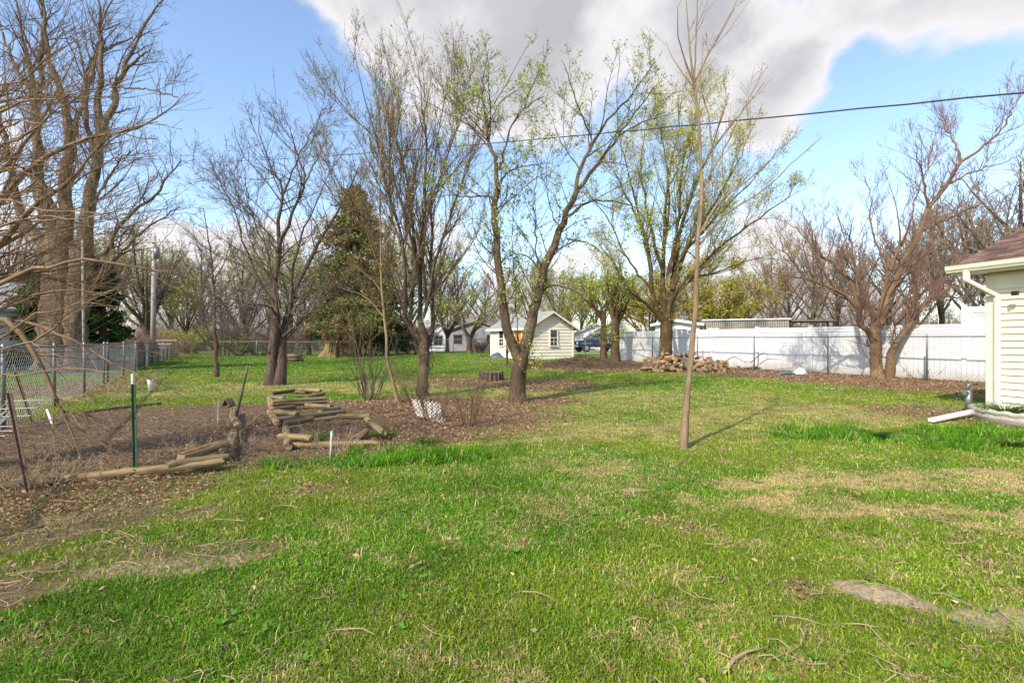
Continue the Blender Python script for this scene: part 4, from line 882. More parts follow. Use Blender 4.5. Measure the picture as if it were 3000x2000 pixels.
    for a in th:
        fl = 1+.0*a
        for (d, z) in prof:
            e_ = pc+nn[:2]*math.cos(a)*(.80+d)+wd[:2]*math.sin(a)*(.95+d); vs.append((e_[0], e_[1], z+.012*math.sin(a*26)*(z > .1)))
    k = len(prof); fs = [(i*k+j, (i+1)*k+j, (i+1)*k+(j+1) % k, i*k+(j+1) % k) for i in range(len(th)-1) for j in range(k)]
    MB().add(vs, fs).build('rim', 'concrete', root, True)
    vs = [(pc[0], pc[1], .14)]+[(*(pc+nn[:2]*math.cos(a)*.805+wd[:2]*math.sin(a)*.955), .12) for a in th]
    MB().add(vs, [(0, i, i+1) for i in range(1, len(th))]).build('soil', 'soil_pot', root)
    rr = np.random.default_rng(8)
    def tuft(cx, cy, z, n, h, sp, name, label, col=(.06, .14, .015)):
        a = rr.random(n)*6.28; l_ = h*(.5+.6*rr.random(n)); pts = np.zeros((n, 5, 3)); r0 = rr.random(n)*sp
        bx_, by_ = cx+np.cos(a)*r0, cy+np.sin(a)*r0
        for j in range(5):
            t = j/4; pts[:, j, 0] = bx_+np.cos(a)*l_*.75*t**1.6; pts[:, j, 1] = by_+np.sin(a)*l_*.75*t**1.6; pts[:, j, 2] = z+l_*(t*.95-.38*t*t)
        mb = MB(); mb.tubes(pts, np.linspace(.004, .0012, 5)[None, :]*np.ones((n, 1)), 3)
        mb.col = [np.tile(np.array(col), (mb.n, 1))*(.6+.9*np.repeat(rr.random(n), 15))[:, None]]
        return tag(mb.build(name, 'grass_blade'), label, 'plant')
    tuft(*(pc+nn[:2]*.5-wd[:2]*.35), .12, 260, .34, .26, 'daylily', 'dark green grassy plant growing inside the concrete planter')
    for i, (px, py, n, h, lab) in enumerate([(1128+0, 1290, 120, .22, 'green bulb leaves beside the short slanting timber at the right end of the bed'), (912, 1305, 260, .26, 'tall grass tuft overgrowing the near timber of the bed'), (1250+0, 1305, 90, .2, 'small green tuft at the edge of the leaf litter below the lattice'),
                                         (2560, 1285, 200, .22, 'dark green clump of long grass out in the lawn left of the white pipe'), (2960, 1310, 160, .2, 'long grass clump in front of the planter')]):
        g = G(px, py); tuft(g.x, g.y, 0, n, h, .14 if i else .08, 'grass_tuft', lab)
    return
build_house()

# ------------------------------------------------------------------ fences
def chain_fence(name, pts, h, label, postgap=3.0, postr=.028, step=.06, r=.0024, top_z=None, first_off=0.0):
    """pts plan points; posts, a top rail and a woven wire mesh"""
    root = thing(name, (pts[0][0], pts[0][1], gzf(*pts[0])), label, 'fence')
    hz = lambda x, y: (gz(x, y)+h) if top_z is None else np.full(np.shape(x), top_z, float)
    wires = []; rail = []
    posts = []
    for (a, b) in zip(pts[:-1], pts[1:]):
        a = np.array(a, float); b = np.array(b, float); ln = np.linalg.norm(b-a); d = (b-a)/ln
        n = int(ln/step); hh = 1.5 if top_z is None else 1.5; k = int(round(h/step))+1
        i = np.arange(n)[:, None]; j = np.arange(k)[None, :]
        s_ = (i+.5+(((j+i) % 2)-.5))*step
        x = a[0]+d[0]*s_; y = a[1]+d[1]*s_; z0 = gz(x, y)+.03; z1 = hz(x, y)-.01; t = j/(k-1)
        off = .004*(((j) % 2)*2-1)
        wires.append(np.stack([x-d[1]*off, y+d[0]*off, z0+(z1-z0)*t], -1))
        m = int(ln/1.5)+2; t = np.linspace(0, 1, m); x = a[0]+d[0]*ln*t; y = a[1]+d[1]*ln*t; z = hz(x, y)+.012*np.sin(t*ln*1.1+1)
        rail.append(np.stack([x, y, z], 1))
        s_ = first_off
        while s_ <= ln+.01: posts.append(a+d*s_); s_ += postgap
        posts.append(b)
    mb = MB()
    for w_ in wires: mb.tubes(w_, np.full(w_.shape[:2], r), 3)
    mb.build('wire_mesh', 'wire_grey', root)
    mb = MB()
    for q in rail: mb.tubes(q[None], np.full((1, len(q)), .021), 8, True)
    mb.build('top_rail', 'galvanised', root, True)
    for p_ in posts:
        z0 = gzf(*p_); z1 = float(hz(np.array([p_[0]]), np.array([p_[1]]))[0])+.05
        MB().tube([(p_[0]+.03, p_[1], z0-.05), (p_[0]+.03, p_[1], z1), (p_[0]+.03, p_[1], z1+.02)], [postr, postr, .01], 10).build('post', 'galvanised', root, True)
    return root
chain_fence('chain_link_fence', [(-4.4, 2.2), (-12.9, 15.4), (-26.6, 38)], 1.22, 'long chain link fence running back along the left side of the yard', 3.0, r=.0030)
chain_fence('chain_link_fence', [(-26.6, 38), (-8, 40), (-1.9, 40.5)], 1.2, 'chain link fence closing the far end of the yard left of the shed', 3.1, r=.0030)
chain_fence('chain_link_fence', [(4.4, 33.1), (6.2+.467*20, 29.58-.884*20)], 1.4, 'chain link fence standing just in front of the white fence', 3.1, r=.0024, top_z=1.46, first_off=.97)

def white_fence():
    root = thing('vinyl_fence', (7, 30, 0), 'tall white vinyl privacy fence along the right side of the yard', 'fence')
    u = FWD; n = np.array([-.884, -.467]); ang = math.atan2(u[1], u[0])
    t = -.8; k = 0
    while t < 20.5:
        tall = t > 15.5; H = 2.40 if tall else 1.86; L_ = 2.44
        p = FW0+u*t
        mb = MB().box((p[0], p[1], H/2+.03), (.127, .127, H+.06), (0, 0, ang), .006)
        mb.box((p[0], p[1], H+.075), (.15, .15, .03), (0, 0, ang), .008); mb.build('post', 'vinyl_fence', root)
        c = FW0+u*(t+L_/2)
        mb = MB(); m = 16; w_ = (L_-.127)/m
        for i in range(m):
            q = FW0+u*(t+.0635+w_*(i+.5)); mb.box((q[0], q[1], (H-.30)/2+.1), (w_-.008, .022, H-.34), (0, 0, ang), .003)
        mb.build('panel', 'vinyl_fence', root)
        mb = MB()
        for (zc, hh, dd) in ((H-.04, .09, .05), (H-.145, .11, .034), (H-.26, .09, .05), (1.12, .05, .035), (.09, .14, .05)):
            mb.box((c[0], c[1], zc), (L_-.127, dd, hh), (0, 0, ang), .004)
        mb.build('rail', 'vinyl_fence', root)
        t += L_
white_fence()

# ------------------------------------------------------------------ shed
def build_shed():
    A = np.array([1.0, 30.0]); u = np.array([.87, .493]); v = np.array([-.493, .87]); W, Ln, H = 3.45, 5.0, 2.16; z0 = .0; ang = math.atan2(u[1], u[0])
    root = thing('garden_shed', (A[0], A[1], 0), 'cream white garden shed with lap siding, grey roof and orange door', 'shed')
    rise = .95
    mb = MB(); gab = lambda z: (0, W) if z < H else ((z-H)/rise*W/2, W-(z-H)/rise*W/2)
    nu = (-v[0], -v[1], 0); nv = (-u[0], -u[1], 0)
    clap(mb, (A[0], A[1], 0), (*u, 0), nu, W, .12, H+rise, .21, gab, .034)
    clap(mb, (A[0], A[1], 0), (*v, 0), nv, Ln, .12, H, .21, None, .034)
    B = A+u*W; clap(mb, (B[0], B[1], 0), (*v, 0), (u[0], u[1], 0), Ln, .12, H, .21, None, .022)
    Cc = A+v*Ln; clap(mb, (Cc[0], Cc[1], 0), (*u, 0), (v[0], v[1], 0), W, .12, H+rise, .21, gab, .022)
    mb.build('siding', 'siding_white', root)
    mb = MB(); c = A+u*W/2+v*Ln/2; mb.box((c[0], c[1], H/2), (W-.02, Ln-.02, H), (0, 0, ang)); mb.build('wall', 'siding_white', root)
    mb = MB(); mb.box((c[0], c[1], .05), (W+.03, Ln+.03, .16), (0, 0, ang)); mb.build('foundation', 'concrete', root)
    mb = MB()
    for q in (A, B, Cc): mb.box((q[0]-.01*u[0], q[1]-.01*u[1], H/2+.06), (.11, .11, H-.1), (0, 0, ang), .005)
    mb.build('corner_trim', 'siding_white', root)
    mb = MB(); ov = .28; fm = MB()
    for sg in (-1, 1):
        vs = []
        for s_ in (-ov, Ln+ov):
            for (d, zz) in ((W/2+ov, H-ov*rise/(W/2)), (-.02, H+rise), (-.02, H+rise+.09), (W/2+ov, H-ov*rise/(W/2)+.09)):
                q = A+u*(W/2+sg*d)+v*s_; vs.append((q[0], q[1], zz))
        mb.add(vs, [(0, 1, 2, 3), (7, 6, 5, 4), (0, 4, 5, 1), (1, 5, 6, 2), (2, 6, 7, 3), (3, 7, 4, 0)])
        vs = []
        for s_ in (-ov-.03, -ov-.002):
            for (d, zz) in ((W/2+ov, H-ov*rise/(W/2)-.07), (-.0, H+rise-.07), (-.0, H+rise+.07), (W/2+ov, H-ov*rise/(W/2)+.07)):
                q = A+u*(W/2+sg*d)+v*s_; vs.append((q[0], q[1], zz))
        fm.add(vs, [(0, 1, 2, 3), (7, 6, 5, 4), (0, 4, 5, 1), (1, 5, 6, 2), (2, 6, 7, 3), (3, 7, 4, 0)])
        q = A+u*(W/2+sg*(W/2+ov+.015))+v*Ln/2; fm.box((q[0], q[1], H-ov*rise/(W/2)+.01), (.03, Ln+2*ov, .14), (0, 0, ang))
    mb.build('roof', 'roof_grey', root); fm.build('fascia', 'siding_white', root)
    o1 = A+u*1.63+np.array(nu[:2])*.03; window(root, o1, u, nu, .52, .98, 1.98)
    o2 = A+v*3.1+np.array(nv[:2])*.03; window(root, (o2[0], o2[1]), -v, nv, -.0+.6, .98, 1.98) if False else window(root, (o2+v*.0)[:2], v, nv, .62, .95, 1.92)
    q = A+v*1.15+np.array(nv[:2])*.04
    d = MB(); d.box((q[0], q[1], 1.05), (.85, .05, 1.95), (0, 0, ang+math.pi/2), .01); dd = d.build('door', 'door_orange', root)
    h = MB().tube([tuple(q+v*.3+np.array(nv[:2])*.03)+(1.0,), tuple(q+v*.3+np.array(nv[:2])*.09)+(1.0,)], .03, 8).build('handle', 'galvanised'); h.parent = dd
    f = MB()
    for s_ in (-.47, .47): f.box((q+v*s_).tolist()+[1.08], (.09, .07, 2.1), (0, 0, ang+math.pi/2))
    f.box(q.tolist()+[2.1], (1.03, .075, .09), (0, 0, ang+math.pi/2)); f.build('door_frame', 'siding_white', root)
    # low dark bench by the shed
    b = G(1548, 1066); r = thing('bench', (b.x, b.y, 0), 'low dark wooden block bench on the grass before the shed wall', 'bench')
    MB().box((b.x, b.y, .26), (.95, .35, .07), (0, 0, .1), .01).build('seat', 'timber_dark', r)
    for s_ in (-.33, .33): MB().box((b.x+s_, b.y, .11), (.12, .3, .23), (0, 0, .1), .01).build('leg', 'timber_dark', r)
    # heaped dark tarp and rubbish at the shed corner
    g = G(1450, 1053, .02)
    def lump(name, mat, c, rx, ry, rz_, label, cat, seed=1, nz=.35):
        r_ = np.random.default_rng(seed); th = np.linspace(0, 2*math.pi, 25)[:-1]; vs = [(c[0], c[1], c[2]+rz_)]; k = 7
        for i in range(1, k+1):
            f = i/k
            for a in th:
                nn = 1+nz*(vnoise(np.array([math.cos(a)*2+seed*7+f*3]), np.array([math.sin(a)*2+f*3]), seed)[0]-.5)*2
                vs.append((c[0]+math.cos(a)*rx*f*nn, c[1]+math.sin(a)*ry*f*nn, c[2]+rz_*math.cos(f*math.pi/2)**.7*(1+nz*(r_.random()-.5))))
        m = len(th); fs = [(0, 1+j, 1+(j+1) % m) for j in range(m)]+[(1+i*m+j, 1+(i+1)*m+j, 1+(i+1)*m+(j+1) % m, 1+i*m+(j+1) % m) for i in range(k-1) for j in range(m)]
        return tag(MB().add(vs, fs).build(name, mat, None, True), label, cat)
    lump('tarp', 'tarp_blue', (g.x+.15, g.y, .05), .5, .4, .42, 'crumpled dark blue tarp heaped against the left wall of the shed', 'tarp', 3)
    lump('bark_heap', 'log_bark', (g.x-.65, g.y, .03), .75, .35, .22, 'low dark heap of bark beside the blue tarp', 'heap', 4, .6)
    g = G(2345, 1094, .02); lump('plastic_bag', 'plastic_bag', (g.x, g.y, 0), .27, .2, .22, 'white plastic bag lying on the leaves below the brick stack', 'bag', 5, .5)
    g = G(2306, 1098, .0); mb = MB()
    for k in range(4): mb.tube([(g.x-.32+.01*k, g.y-.05+.04*k, .04+.02*(k % 2)), (g.x, g.y+.03*k, .06+.01*k), (g.x+.30, g.y-.03+.03*k, .05)], [.03, .04, .03], 8)
    tag(mb.build('cloth_roll', 'tarp_blue', None, True), 'rolled faded blue cloth left of the white bag', 'cloth')
    return lump
lump = build_shed()

# ------------------------------------------------------------------ garden timbers, posts, junk
def PZ(px, py, z):
    Y = FPX*(EYE-z)/(py-HY); return Vector(((px-CX)/FPX*Y, Y, z))
def timber(a, b, za, zb, label, mat='timber', r=.045, round_=False, group='landscape timbers around the garden beds'):
    """landscape timber: flat top and bottom, rounded sides; endpoints are pixel pairs with the height of the timber's middle"""
    p, q = PZ(*a, za), PZ(*b, zb); v = q-p; n = 10; mb = MB()
    prof = [(math.cos(t)*r*1.15, max(-.78, min(.78, math.sin(t)*1.1))*r if not round_ else math.sin(t)*r) for t in np.linspace(0, 2*math.pi, 15)[:-1]]
    m = v.to_track_quat('X', 'Z').to_matrix(); rr = np.random.default_rng(int(abs(a[0]*7+a[1]))); vs = []; k = len(prof)
    for i in range(n):
        t = i/(n-1); c = p+v*t; wv = Vector((0, 0, .004*math.sin(t*5+a[0])))
        for (y_, z_) in prof: 
            f = 1+.06*(rr.random()-.5)-(.12 if i in (0, n-1) else 0)
            vs.append((v.length*(t-.5), y_*f+.012*math.sin(t*2+a[0])*0, z_*f+wv.z))
    fs = [(i*k+j, (i+1)*k+j, (i+1)*k+(j+1) % k, i*k+(j+1) % k) for i in range(n-1) for j in range(k)]
    # a ragged edge where the ends have weathered
    vs = [(x_+(.012*rr.normal() if (i < k or i >= (n-1)*k) else 0), y_, z_) for i, (x_, y_, z_) in enumerate(vs)]
    root = MB().add(vs, fs+[tuple(range(k))[::-1], tuple(range((n-1)*k, n*k))]).build('landscape_timber', [{'timber': 'tw_tan', 'timber_grey': 'tw_grey', 'timber_dark': 'tw_dark'}[mat], 'cut_end'], None, False)
    for pg in root.data.polygons:
        if len(pg.vertices) > 4: pg.material_index = 1
    root.matrix_world = Matrix.Translation((p+q)/2) @ m.to_4x4()
    return tag(root, label, 'timber', group)
TM = [((793, 1154), (859, 1143), .20, .20, 'dark timber at the back left corner of the stepped timber bed', 'timber_dark', 0),
      ((880, 1140), (939, 1144), .22, .22, 'light brown timber at the back right corner of the stepped bed', 'timber', 1),
      ((850, 1149), (915, 1148), .14, .14, 'grey back timber lying under the two corner pieces', 'timber_grey', 0),
      ((797, 1162), (833, 1168), .20, .20, 'short grey timber lying at the left of the upper bed', 'timber_grey', 1),
      ((896, 1163), (948, 1153), .20, .22, 'grey timber slanting down at the right of the upper bed', 'timber_grey', 1),
      ((798, 1176), (957, 1166), .20, .20, 'upper of the two long grey timbers across the upper bed', 'timber_grey', 0),
      ((798, 1188), (955, 1176), .11, .11, 'lower of the two long grey timbers across the upper bed', 'timber_grey', 0),
      ((799, 1199), (861, 1190), .12, .12, 'grey timber under the long pair, left side of the middle bed', 'timber_grey', 0),
      ((896, 1187), (969, 1192), .16, .14, 'warm tan round timber lying across the middle bed', 'timber', 1),
      ((937, 1206), (995, 1194), .13, .13, 'grey timber at the right end of the middle bed', 'timber_grey', 1),
      ((805, 1206), (870, 1213), .18, .18, 'yellowish round timber above the left corner of the lower bed', 'timber', 1),
      ((814, 1228), (1008, 1205), .13, .12, 'longest timber across the stepped bed, sloping up to the right', 'timber_grey', 0),
      ((812, 1242), (1000, 1221), .05, .05, 'timber half buried beneath the longest timber', 'timber', 0),
      ((833, 1240), (914, 1226), .12, .12, 'grey round timber resting against the front of the lower bed', 'timber_grey', 1),
      ((988, 1220), (1082, 1219), .13, .13, 'tan timber at the right end of the lower bed, lying level', 'timber', 1),
      ((1075, 1228), (1124, 1268), .10, .10, 'timber slanting toward the camera at the right side of the bed', 'timber', 1),
      ((837, 1250), (845, 1308), .05, .07, 'timber running toward the camera at the left of the front bed', 'timber', 1),
      ((821, 1276), (912, 1285), .13, .13, 'tan timber laid over the left side rail of the front bed', 'timber', 0),
      ((850, 1304), (1109, 1297), .05, .05, 'long weathered front timber partly hidden by tall grass', 'timber', 0),
      ((1073, 1262), (1042, 1287), .08, .08, 'short loose timber inside the front bed', 'timber', 1),
      ((790, 1162), (796, 1200), .14, .13, 'left side rail of the upper bed', 'timber', 0), ((789, 1204), (812, 1240), .13, .10, 'left side rail of the lower bed', 'timber', 0),
      ((525, 1340), (664, 1299), .16, .18, 'large round log lying over the corner of the soil bed', 'timber', 2),
      ((490, 1362), (668, 1336), .13, .13, 'grey timber under the large round log', 'timber_grey', 0),
      ((398, 1381), (654, 1351), .10, .10, 'cracked front timber of the soil bed ending at its right corner', 'timber', 0),
      ((395, 1394), (650, 1366), .02, .02, 'buried lower timber below the cracked front timber', 'timber', 0),
      ((178, 1402), (396, 1379), .05, .07, 'front timber of the soil bed between the two steel posts', 'timber', 0),
      ((-160, 1440), (172, 1408), .05, .05, 'front timber of the soil bed at the far left edge', 'timber_dark', 0),
      ((668, 1326), (692, 1254), .10, .12, 'pale board timber running back along the right side of the soil bed', 'timber_grey', 0),
      ((676, 1250), (686, 1196), .10, .12, 'farther timber on the right side of the soil bed', 'timber_grey', 0),
      ((683, 1222), (699, 1250), .20, .20, 'short cut block resting on the side timbers', 'timber', 1),
      ((648, 1326), (662, 1312), .12, .12, 'short pale offcut lying behind the corner of the soil bed', 'timber_grey', 1),
      ((250, 1206), (470, 1182), .02, .02, 'thin dark timber along the far edge of the soil bed', 'timber_dark', 0)]
for (a, b, za, zb, lab, mt, rd) in TM:
    timber(a, b, za, zb, lab, mt, .052 if rd == 2 else .045 if a[0] > 700 else .042, rd > 0)

def post(name, a, b, Ya, Yb, r, mat, label, cat, sides=6, r1=None):
    p, q = P(*a, Ya), P(*b, Yb); mb = MB(); v = (q-p)
    mb.tube([p-v*.02, p+v*.5, q-v*.01, q], [r, r, r1 or r, (r1 or r)*.6], sides); return tag(mb.build(name, mat, None, sides > 7), label, cat)
def tpost(a, b, Y, mat, label):
    p, q = P(*a, Y), P(*b, Y); root = thing('fence_stake', tuple(p), label, 'stake'); v = q-p; m = v.to_track_quat('Z', 'Y').to_matrix(); c = (p+q)/2
    mb = MB().box(c, (.036, .005, v.length), m); mb.box(c+m @ Vector((0, .016, 0)), (.005, .03, v.length-.005), m); mb.build('stake_body', mat, root)
    mb = MB(); k = int(v.length/.06)
    for i in range(k): mb.box(p+v*((i+.5)/k)+m @ Vector((0, -.005, 0)), (.012, .012, .02), m, .003)
    mb.build('studs', mat, root)
tpost((394, 1402), (388, 1125), 4.75, 'post_green', 'upright green steel stake at the front of the soil bed')
r_ = P(388, 1110, 4.75); tag(MB().box((r_.x, r_.y, r_.z+.0), (.018, .018, .10), None, .003).build('post_cap', 'plastic_white'), 'white tape wrapped round the top of the green stake', 'tape')
tpost((82, 1444), (24, 1150), 4.25, 'rust', 'dark rusty steel stake leaning at the left edge')
tpost((96, 1240), (36, 1068), 7.8, 'rust', 'thinner rusty stake leaning farther back by the chain link fence')
post('wooden_pole', (690, 1228), (726, 1070), 8.2, 8.2, .026, 'timber_dark', 'slanting dark wooden pole sticking up behind the soil bed corner', 'pole', 8, .018)
post('white_pipe', (968, 1352), (972, 1262), 5.35, 5.35, .013, 'pole_white', 'short weathered white pipe standing in the tall grass', 'pipe', 8)
post('white_pipe', (153, 1240), (138, 1200), 7.6, 7.9, .018, 'plastic_white', 'short white pipe leaning by the chain link fence', 'pipe', 8)
post('fallen_branch', (700, 1268), (772, 1206), 6.9, 8.4, .010, 'twig_tan', 'thin pale stick lying right of the soil bed', 'branch', 5)
post('wooden_stake', (528, 1322), (521, 1270), 5.6, 5.6, .010, 'rust', 'small stake standing by the large round log', 'stake', 5)
post('wooden_stake', (350, 1398), (347, 1365), 4.7, 4.7, .012, 'rust', 'stub of a rusty stake left of the green stake', 'stake', 5)
post('wooden_stake', (174, 1412), (172, 1376), 4.5, 4.5, .014, 'timber_dark', 'short dark stake behind the left end of the front timber', 'stake', 5)
post('wooden_stake', (638, 1245), (640, 1166), 7.8, 7.8, .010, 'pole_grey', 'thin grey stake standing in the middle of the soil bed', 'stake', 5)
def small_stuff():
    # bucket
    g = G(444, 1146); rt = thing('bucket', (g.x, g.y, 0), 'white plastic bucket standing in the grass beyond the soil bed', 'bucket')
    z0 = .02; MB().tube([(g.x, g.y, z0), (g.x, g.y, z0+.27), (g.x, g.y, z0+.28)], [.075, .095, .1], 18).build('bucket_body', 'plastic_white', rt, True)
    th = np.linspace(0, 3.14, 12); MB().tubes(np.array([[(g.x+.1*math.cos(t), g.y-.02, z0+.27-.09*math.sin(t)) for t in th]]), np.full((1, 12), .004), 5).build('handle', 'galvanised', rt)
    # lattice
    cs = [(1206, 1166), (1288, 1180), (1298, 1248), (1222, 1226)]; Ys = [9.1, 9.1, 7.75, 8.3]
    q = [P(c[0], c[1], y) for c, y in zip(cs, Ys)]; q[2].z = .02; q[3].z = .04; rt = thing('lattice_panel', tuple(q[3]), 'broken white diagonal lattice panel leaning among shrubs', 'lattice')
    for k in range(2):
        mb = MB()
        for i in range(-5, 8):
            # parametric strips across the panel
            pts = []
            for t in (0, 1):
                s_ = i/7+(t if k else 1-t)*.75; pts.append((s_, t))
            (s0, t0), (s1, t1) = pts
            # clip to 0..1
            def cl(s0, t0, s1, t1):
                ds = s1-s0; u0, u1 = 0, 1
                for lo, hi in ((0, 1),):
                    a_, b_ = (lo-s0)/ds, (hi-s0)/ds
                    if a_ > b_: a_, b_ = b_, a_
                    u0, u1 = max(u0, a_), min(u1, b_)
                return u0, u1
            u0, u1 = cl(s0, t0, s1, t1)
            if u1-u0 < .08: continue
            def at(s_, t_): 
                top = q[0]*(1-s_)+q[1]*s_; bot = q[3]*(1-s_)+q[2]*s_; return top*(1-t_)+bot*t_
            a_ = at(s0+(s1-s0)*u0, t0+(t1-t0)*u0); b_ = at(s0+(s1-s0)*u1, t0+(t1-t0)*u1); v = b_-a_
            nn = (q[1]-q[0]).cross(q[3]-q[0]).normalized(); side = v.normalized().cross(nn)*.011; th = nn*.004*(1 if k else -1)+nn*.004*(1 if k else -1)
            vs = [a_-side+th, a_+side+th, b_+side+th, b_-side+th]; vs += [w_+nn*.006 for w_ in vs]
            mb.add([tuple(w_) for w_ in vs], [(3, 2, 1, 0), (4, 5, 6, 7), (0, 1, 5, 4), (1, 2, 6, 5), (2, 3, 7, 6), (3, 0, 4, 7)])
        mb.build('strips', 'lattice_white', rt)
    # tree stump in the lawn
    def stump(px, py, r, h, name, label, mat, flare=.15, topm='timber_dark', seed=0):
        g = G(px, py); g.z = gzf(g.x, g.y); g.y += r; rt = thing(name, tuple(g), label, 'stump'); n = 64; vs = []; lv = 6; rg = np.random.default_rng(seed)
        groove = .06*np.sin(np.arange(n)*2*math.pi/n*17+rg.random()*6)+.05*rg.normal(size=n)
        for i in range(lv):
            t = i/(lv-1)
            for j in range(n):
                a = j/n*2*math.pi; rr_ = r*(1+groove[j]+flare*(1-t)**2*(1+.6*math.sin(a*5+seed))); zt = h*t+(.12*h*(vnoise(np.array([math.cos(a)*1.5+5]), np.array([math.sin(a)*1.5+seed]))[0]-.5)*(i == lv-1))
                vs.append((g.x+math.cos(a)*rr_, g.y+math.sin(a)*rr_, g.z-.03+zt))
        fs = [(i*n+j, i*n+(j+1) % n, (i+1)*n+(j+1) % n, (i+1)*n+j) for i in range(lv-1) for j in range(n)]
        MB().add(vs, fs).build('bark', mat, rt)
        tv = vs[-n:]; MB().add([(g.x, g.y, g.z+h*.93)]+[(a, b, c-.008) for a, b, c in tv], [(0, 1+j, 1+(j+1) % n) for j in range(n)]).build('cut_top', topm, rt)
    stump(1438, 1117, .38, .33, 'tree_stump', 'wide dark low stump standing in the lawn before the shed', 'log_bark', .05, 'old_wood', 1)
    stump(970, 1046, .62, 1.12, 'tree_stump', 'big pale broken stump with flared base by the far fence', 'stump_pale', .75, 'stump_pale', 2)
    # two stacked logs
    for k, (a, b, z, lab) in enumerate([((833, 1059), (887, 1059), .12, 'lower log of the small stack on the far lawn'), ((836, 1052), (884, 1053), .34, 'upper log of the small stack on the far lawn'), ((838, 1056), (880, 1056), .12, 'log lying behind the lower log of the small stack')]):
        Y = 29.5 if k != 2 else 29.9; p = P(a[0], a[1], Y); q2 = P(b[0], b[1], Y); p.z = q2.z = z+.02
        tag(MB().tube([p, (p+q2)/2+Vector((0, 0, .01)), q2], [.12, .11, .12], 12).build('log', 'timber_dark' if k != 1 else 'timber_grey', None, True), lab, 'log', 'logs stacked on the far lawn')
    # little gabled wooden house piece
    g = G(669, 1192); rt = thing('wooden_birdhouse', (g.x, g.y, 0), 'small weathered gabled wooden roof piece at the back corner of the soil bed', 'birdhouse')
    for sg in (-1, 1): MB().box((g.x+sg*.045, g.y, .10), (.015, .22, .17), (0, sg*-.5, 0), .003).build('board', 'timber_grey', rt)
    # white wire junk at far left
    rg = np.random.default_rng(4); g = P(18, 1255, 6.9); g.z = .0; rt = thing('wire_rack', tuple(g), 'jumbled white wire rack lying by the chain link fence', 'rack')
    for k in range(3):
        mb = MB(); lines = []
        for i in range(5):
            a_ = Vector((g.x-.25+i*.06, g.y-.3+.1*k, .02+.05*k)); b_ = a_+Vector((.05*rg.normal(), .35, .22+.05*k)); mb.tube([a_, b_], .004, 5)
        mb.tube([Vector((g.x-.28, g.y-.3+.1*k, .02+.05*k)), Vector((g.x+.3, g.y-.3+.1*k, .04+.05*k))], .007, 5); mb.tube([Vector((g.x-.28, g.y+.05+.1*k, .24+.1*k)), Vector((g.x+.3, g.y+.05+.1*k, .26+.1*k))], .007, 5)
        mb.build('grid', 'pole_white', rt)
    # firewood pile
    rg = np.random.default_rng(11)
    lab = 'split firewood log in the tumbled pile before the big fence side tree'
    n = 0
    for i in range(150):
        px = rg.uniform(1893, 2128); h_ = math.exp(-((px-1985)/110)**2)*.60+.10; 
        if px > 2075: h_ = max(h_, .44*(1-(px-2090)/90 if px > 2090 else 1))
        lay = rg.random(); z = .05+lay*h_; Y = 20.6+1.3*lay*.9+rg.uniform(-.35, .25)-(1-lay)*.7
        c = P(px, 1000, Y); c.z = z; ln = rg.uniform(.32, .55); a = rg.normal()*.6+(0 if rg.random() < .55 else 1.4); tl = rg.normal()*.28
        d = Vector((math.cos(a)*math.cos(tl), math.sin(a)*math.cos(tl), math.sin(tl))); r0 = rg.uniform(.04, .085)
        if px > 2075: d = Vector((.15*rg.normal(), -1, .1*rg.normal())).normalized(); r0 = rg.uniform(.05, .085)
        p, q2 = c-d*ln/2, c+d*ln/2; m = d.to_track_quat('X', 'Z').to_matrix()
        split = rg.random() < (.6 if px < 2080 else .25)
        angs = [0, .45, .9, 1.35, 1.8] if split else list(np.linspace(0, 6.283, 9)[:-1]); ro = rg.random()*6.28
        prof = ([(0, 0)] if split else [])+[(r0*1.4*math.cos(t+ro) if split else r0*math.cos(t), r0*1.4*math.sin(t+ro) if split else r0*math.sin(t)) for t in angs]
        vs = [tuple(e+m @ Vector((0, y_*(1+.08*rg.normal()), z_*(1+.08*rg.normal())))) for e in (p, q2) for (y_, z_) in prof]; k = len(prof)
        fs = [(j, (j+1) % k, k+(j+1) % k, k+j) for j in range(k)]+[tuple(range(k))[::-1], tuple(range(k, 2*k))]
        lo = MB().add(vs, fs).build('firewood_log', [['split_wood', 'timber_grey', 'old_wood', 'split_wood'][rg.integers(0, 4)] if split else ['log_bark', 'timber_dark', 'log_bark', 'old_wood'][rg.integers(0, 4)], 'split_wood'])
        for pg in lo.data.polygons:
            if len(pg.vertices) > 4: pg.material_index = 1
        tag(lo, ('split wedge of firewood' if split else 'round bark covered firewood log')+(' in the stacked right end' if px > 2075 else (' near the top of the tumbled pile' if lay > .6 else ' low in the tumbled pile')+(', left of the sapling' if px < 1990 else ', right of the sapling')), 'firewood', 'firewood logs in the tumbled pile')
    # stack of bricks and loose planks
    for i in range(7):
        g = G(2346, 1086); z = .03+i*.062
        tag(MB().box((g.x+rg.normal()*.03, g.y+.3+rg.normal()*.03, z), (.62, .3, .055), (0, 0, rg.normal()*.08), .006).build('paving_slab', 'brick_red' if i % 3 else 'timber_dark'), 'flat reddish slab in the neat stack by the white fence', 'slab', 'reddish slabs stacked by the white fence')
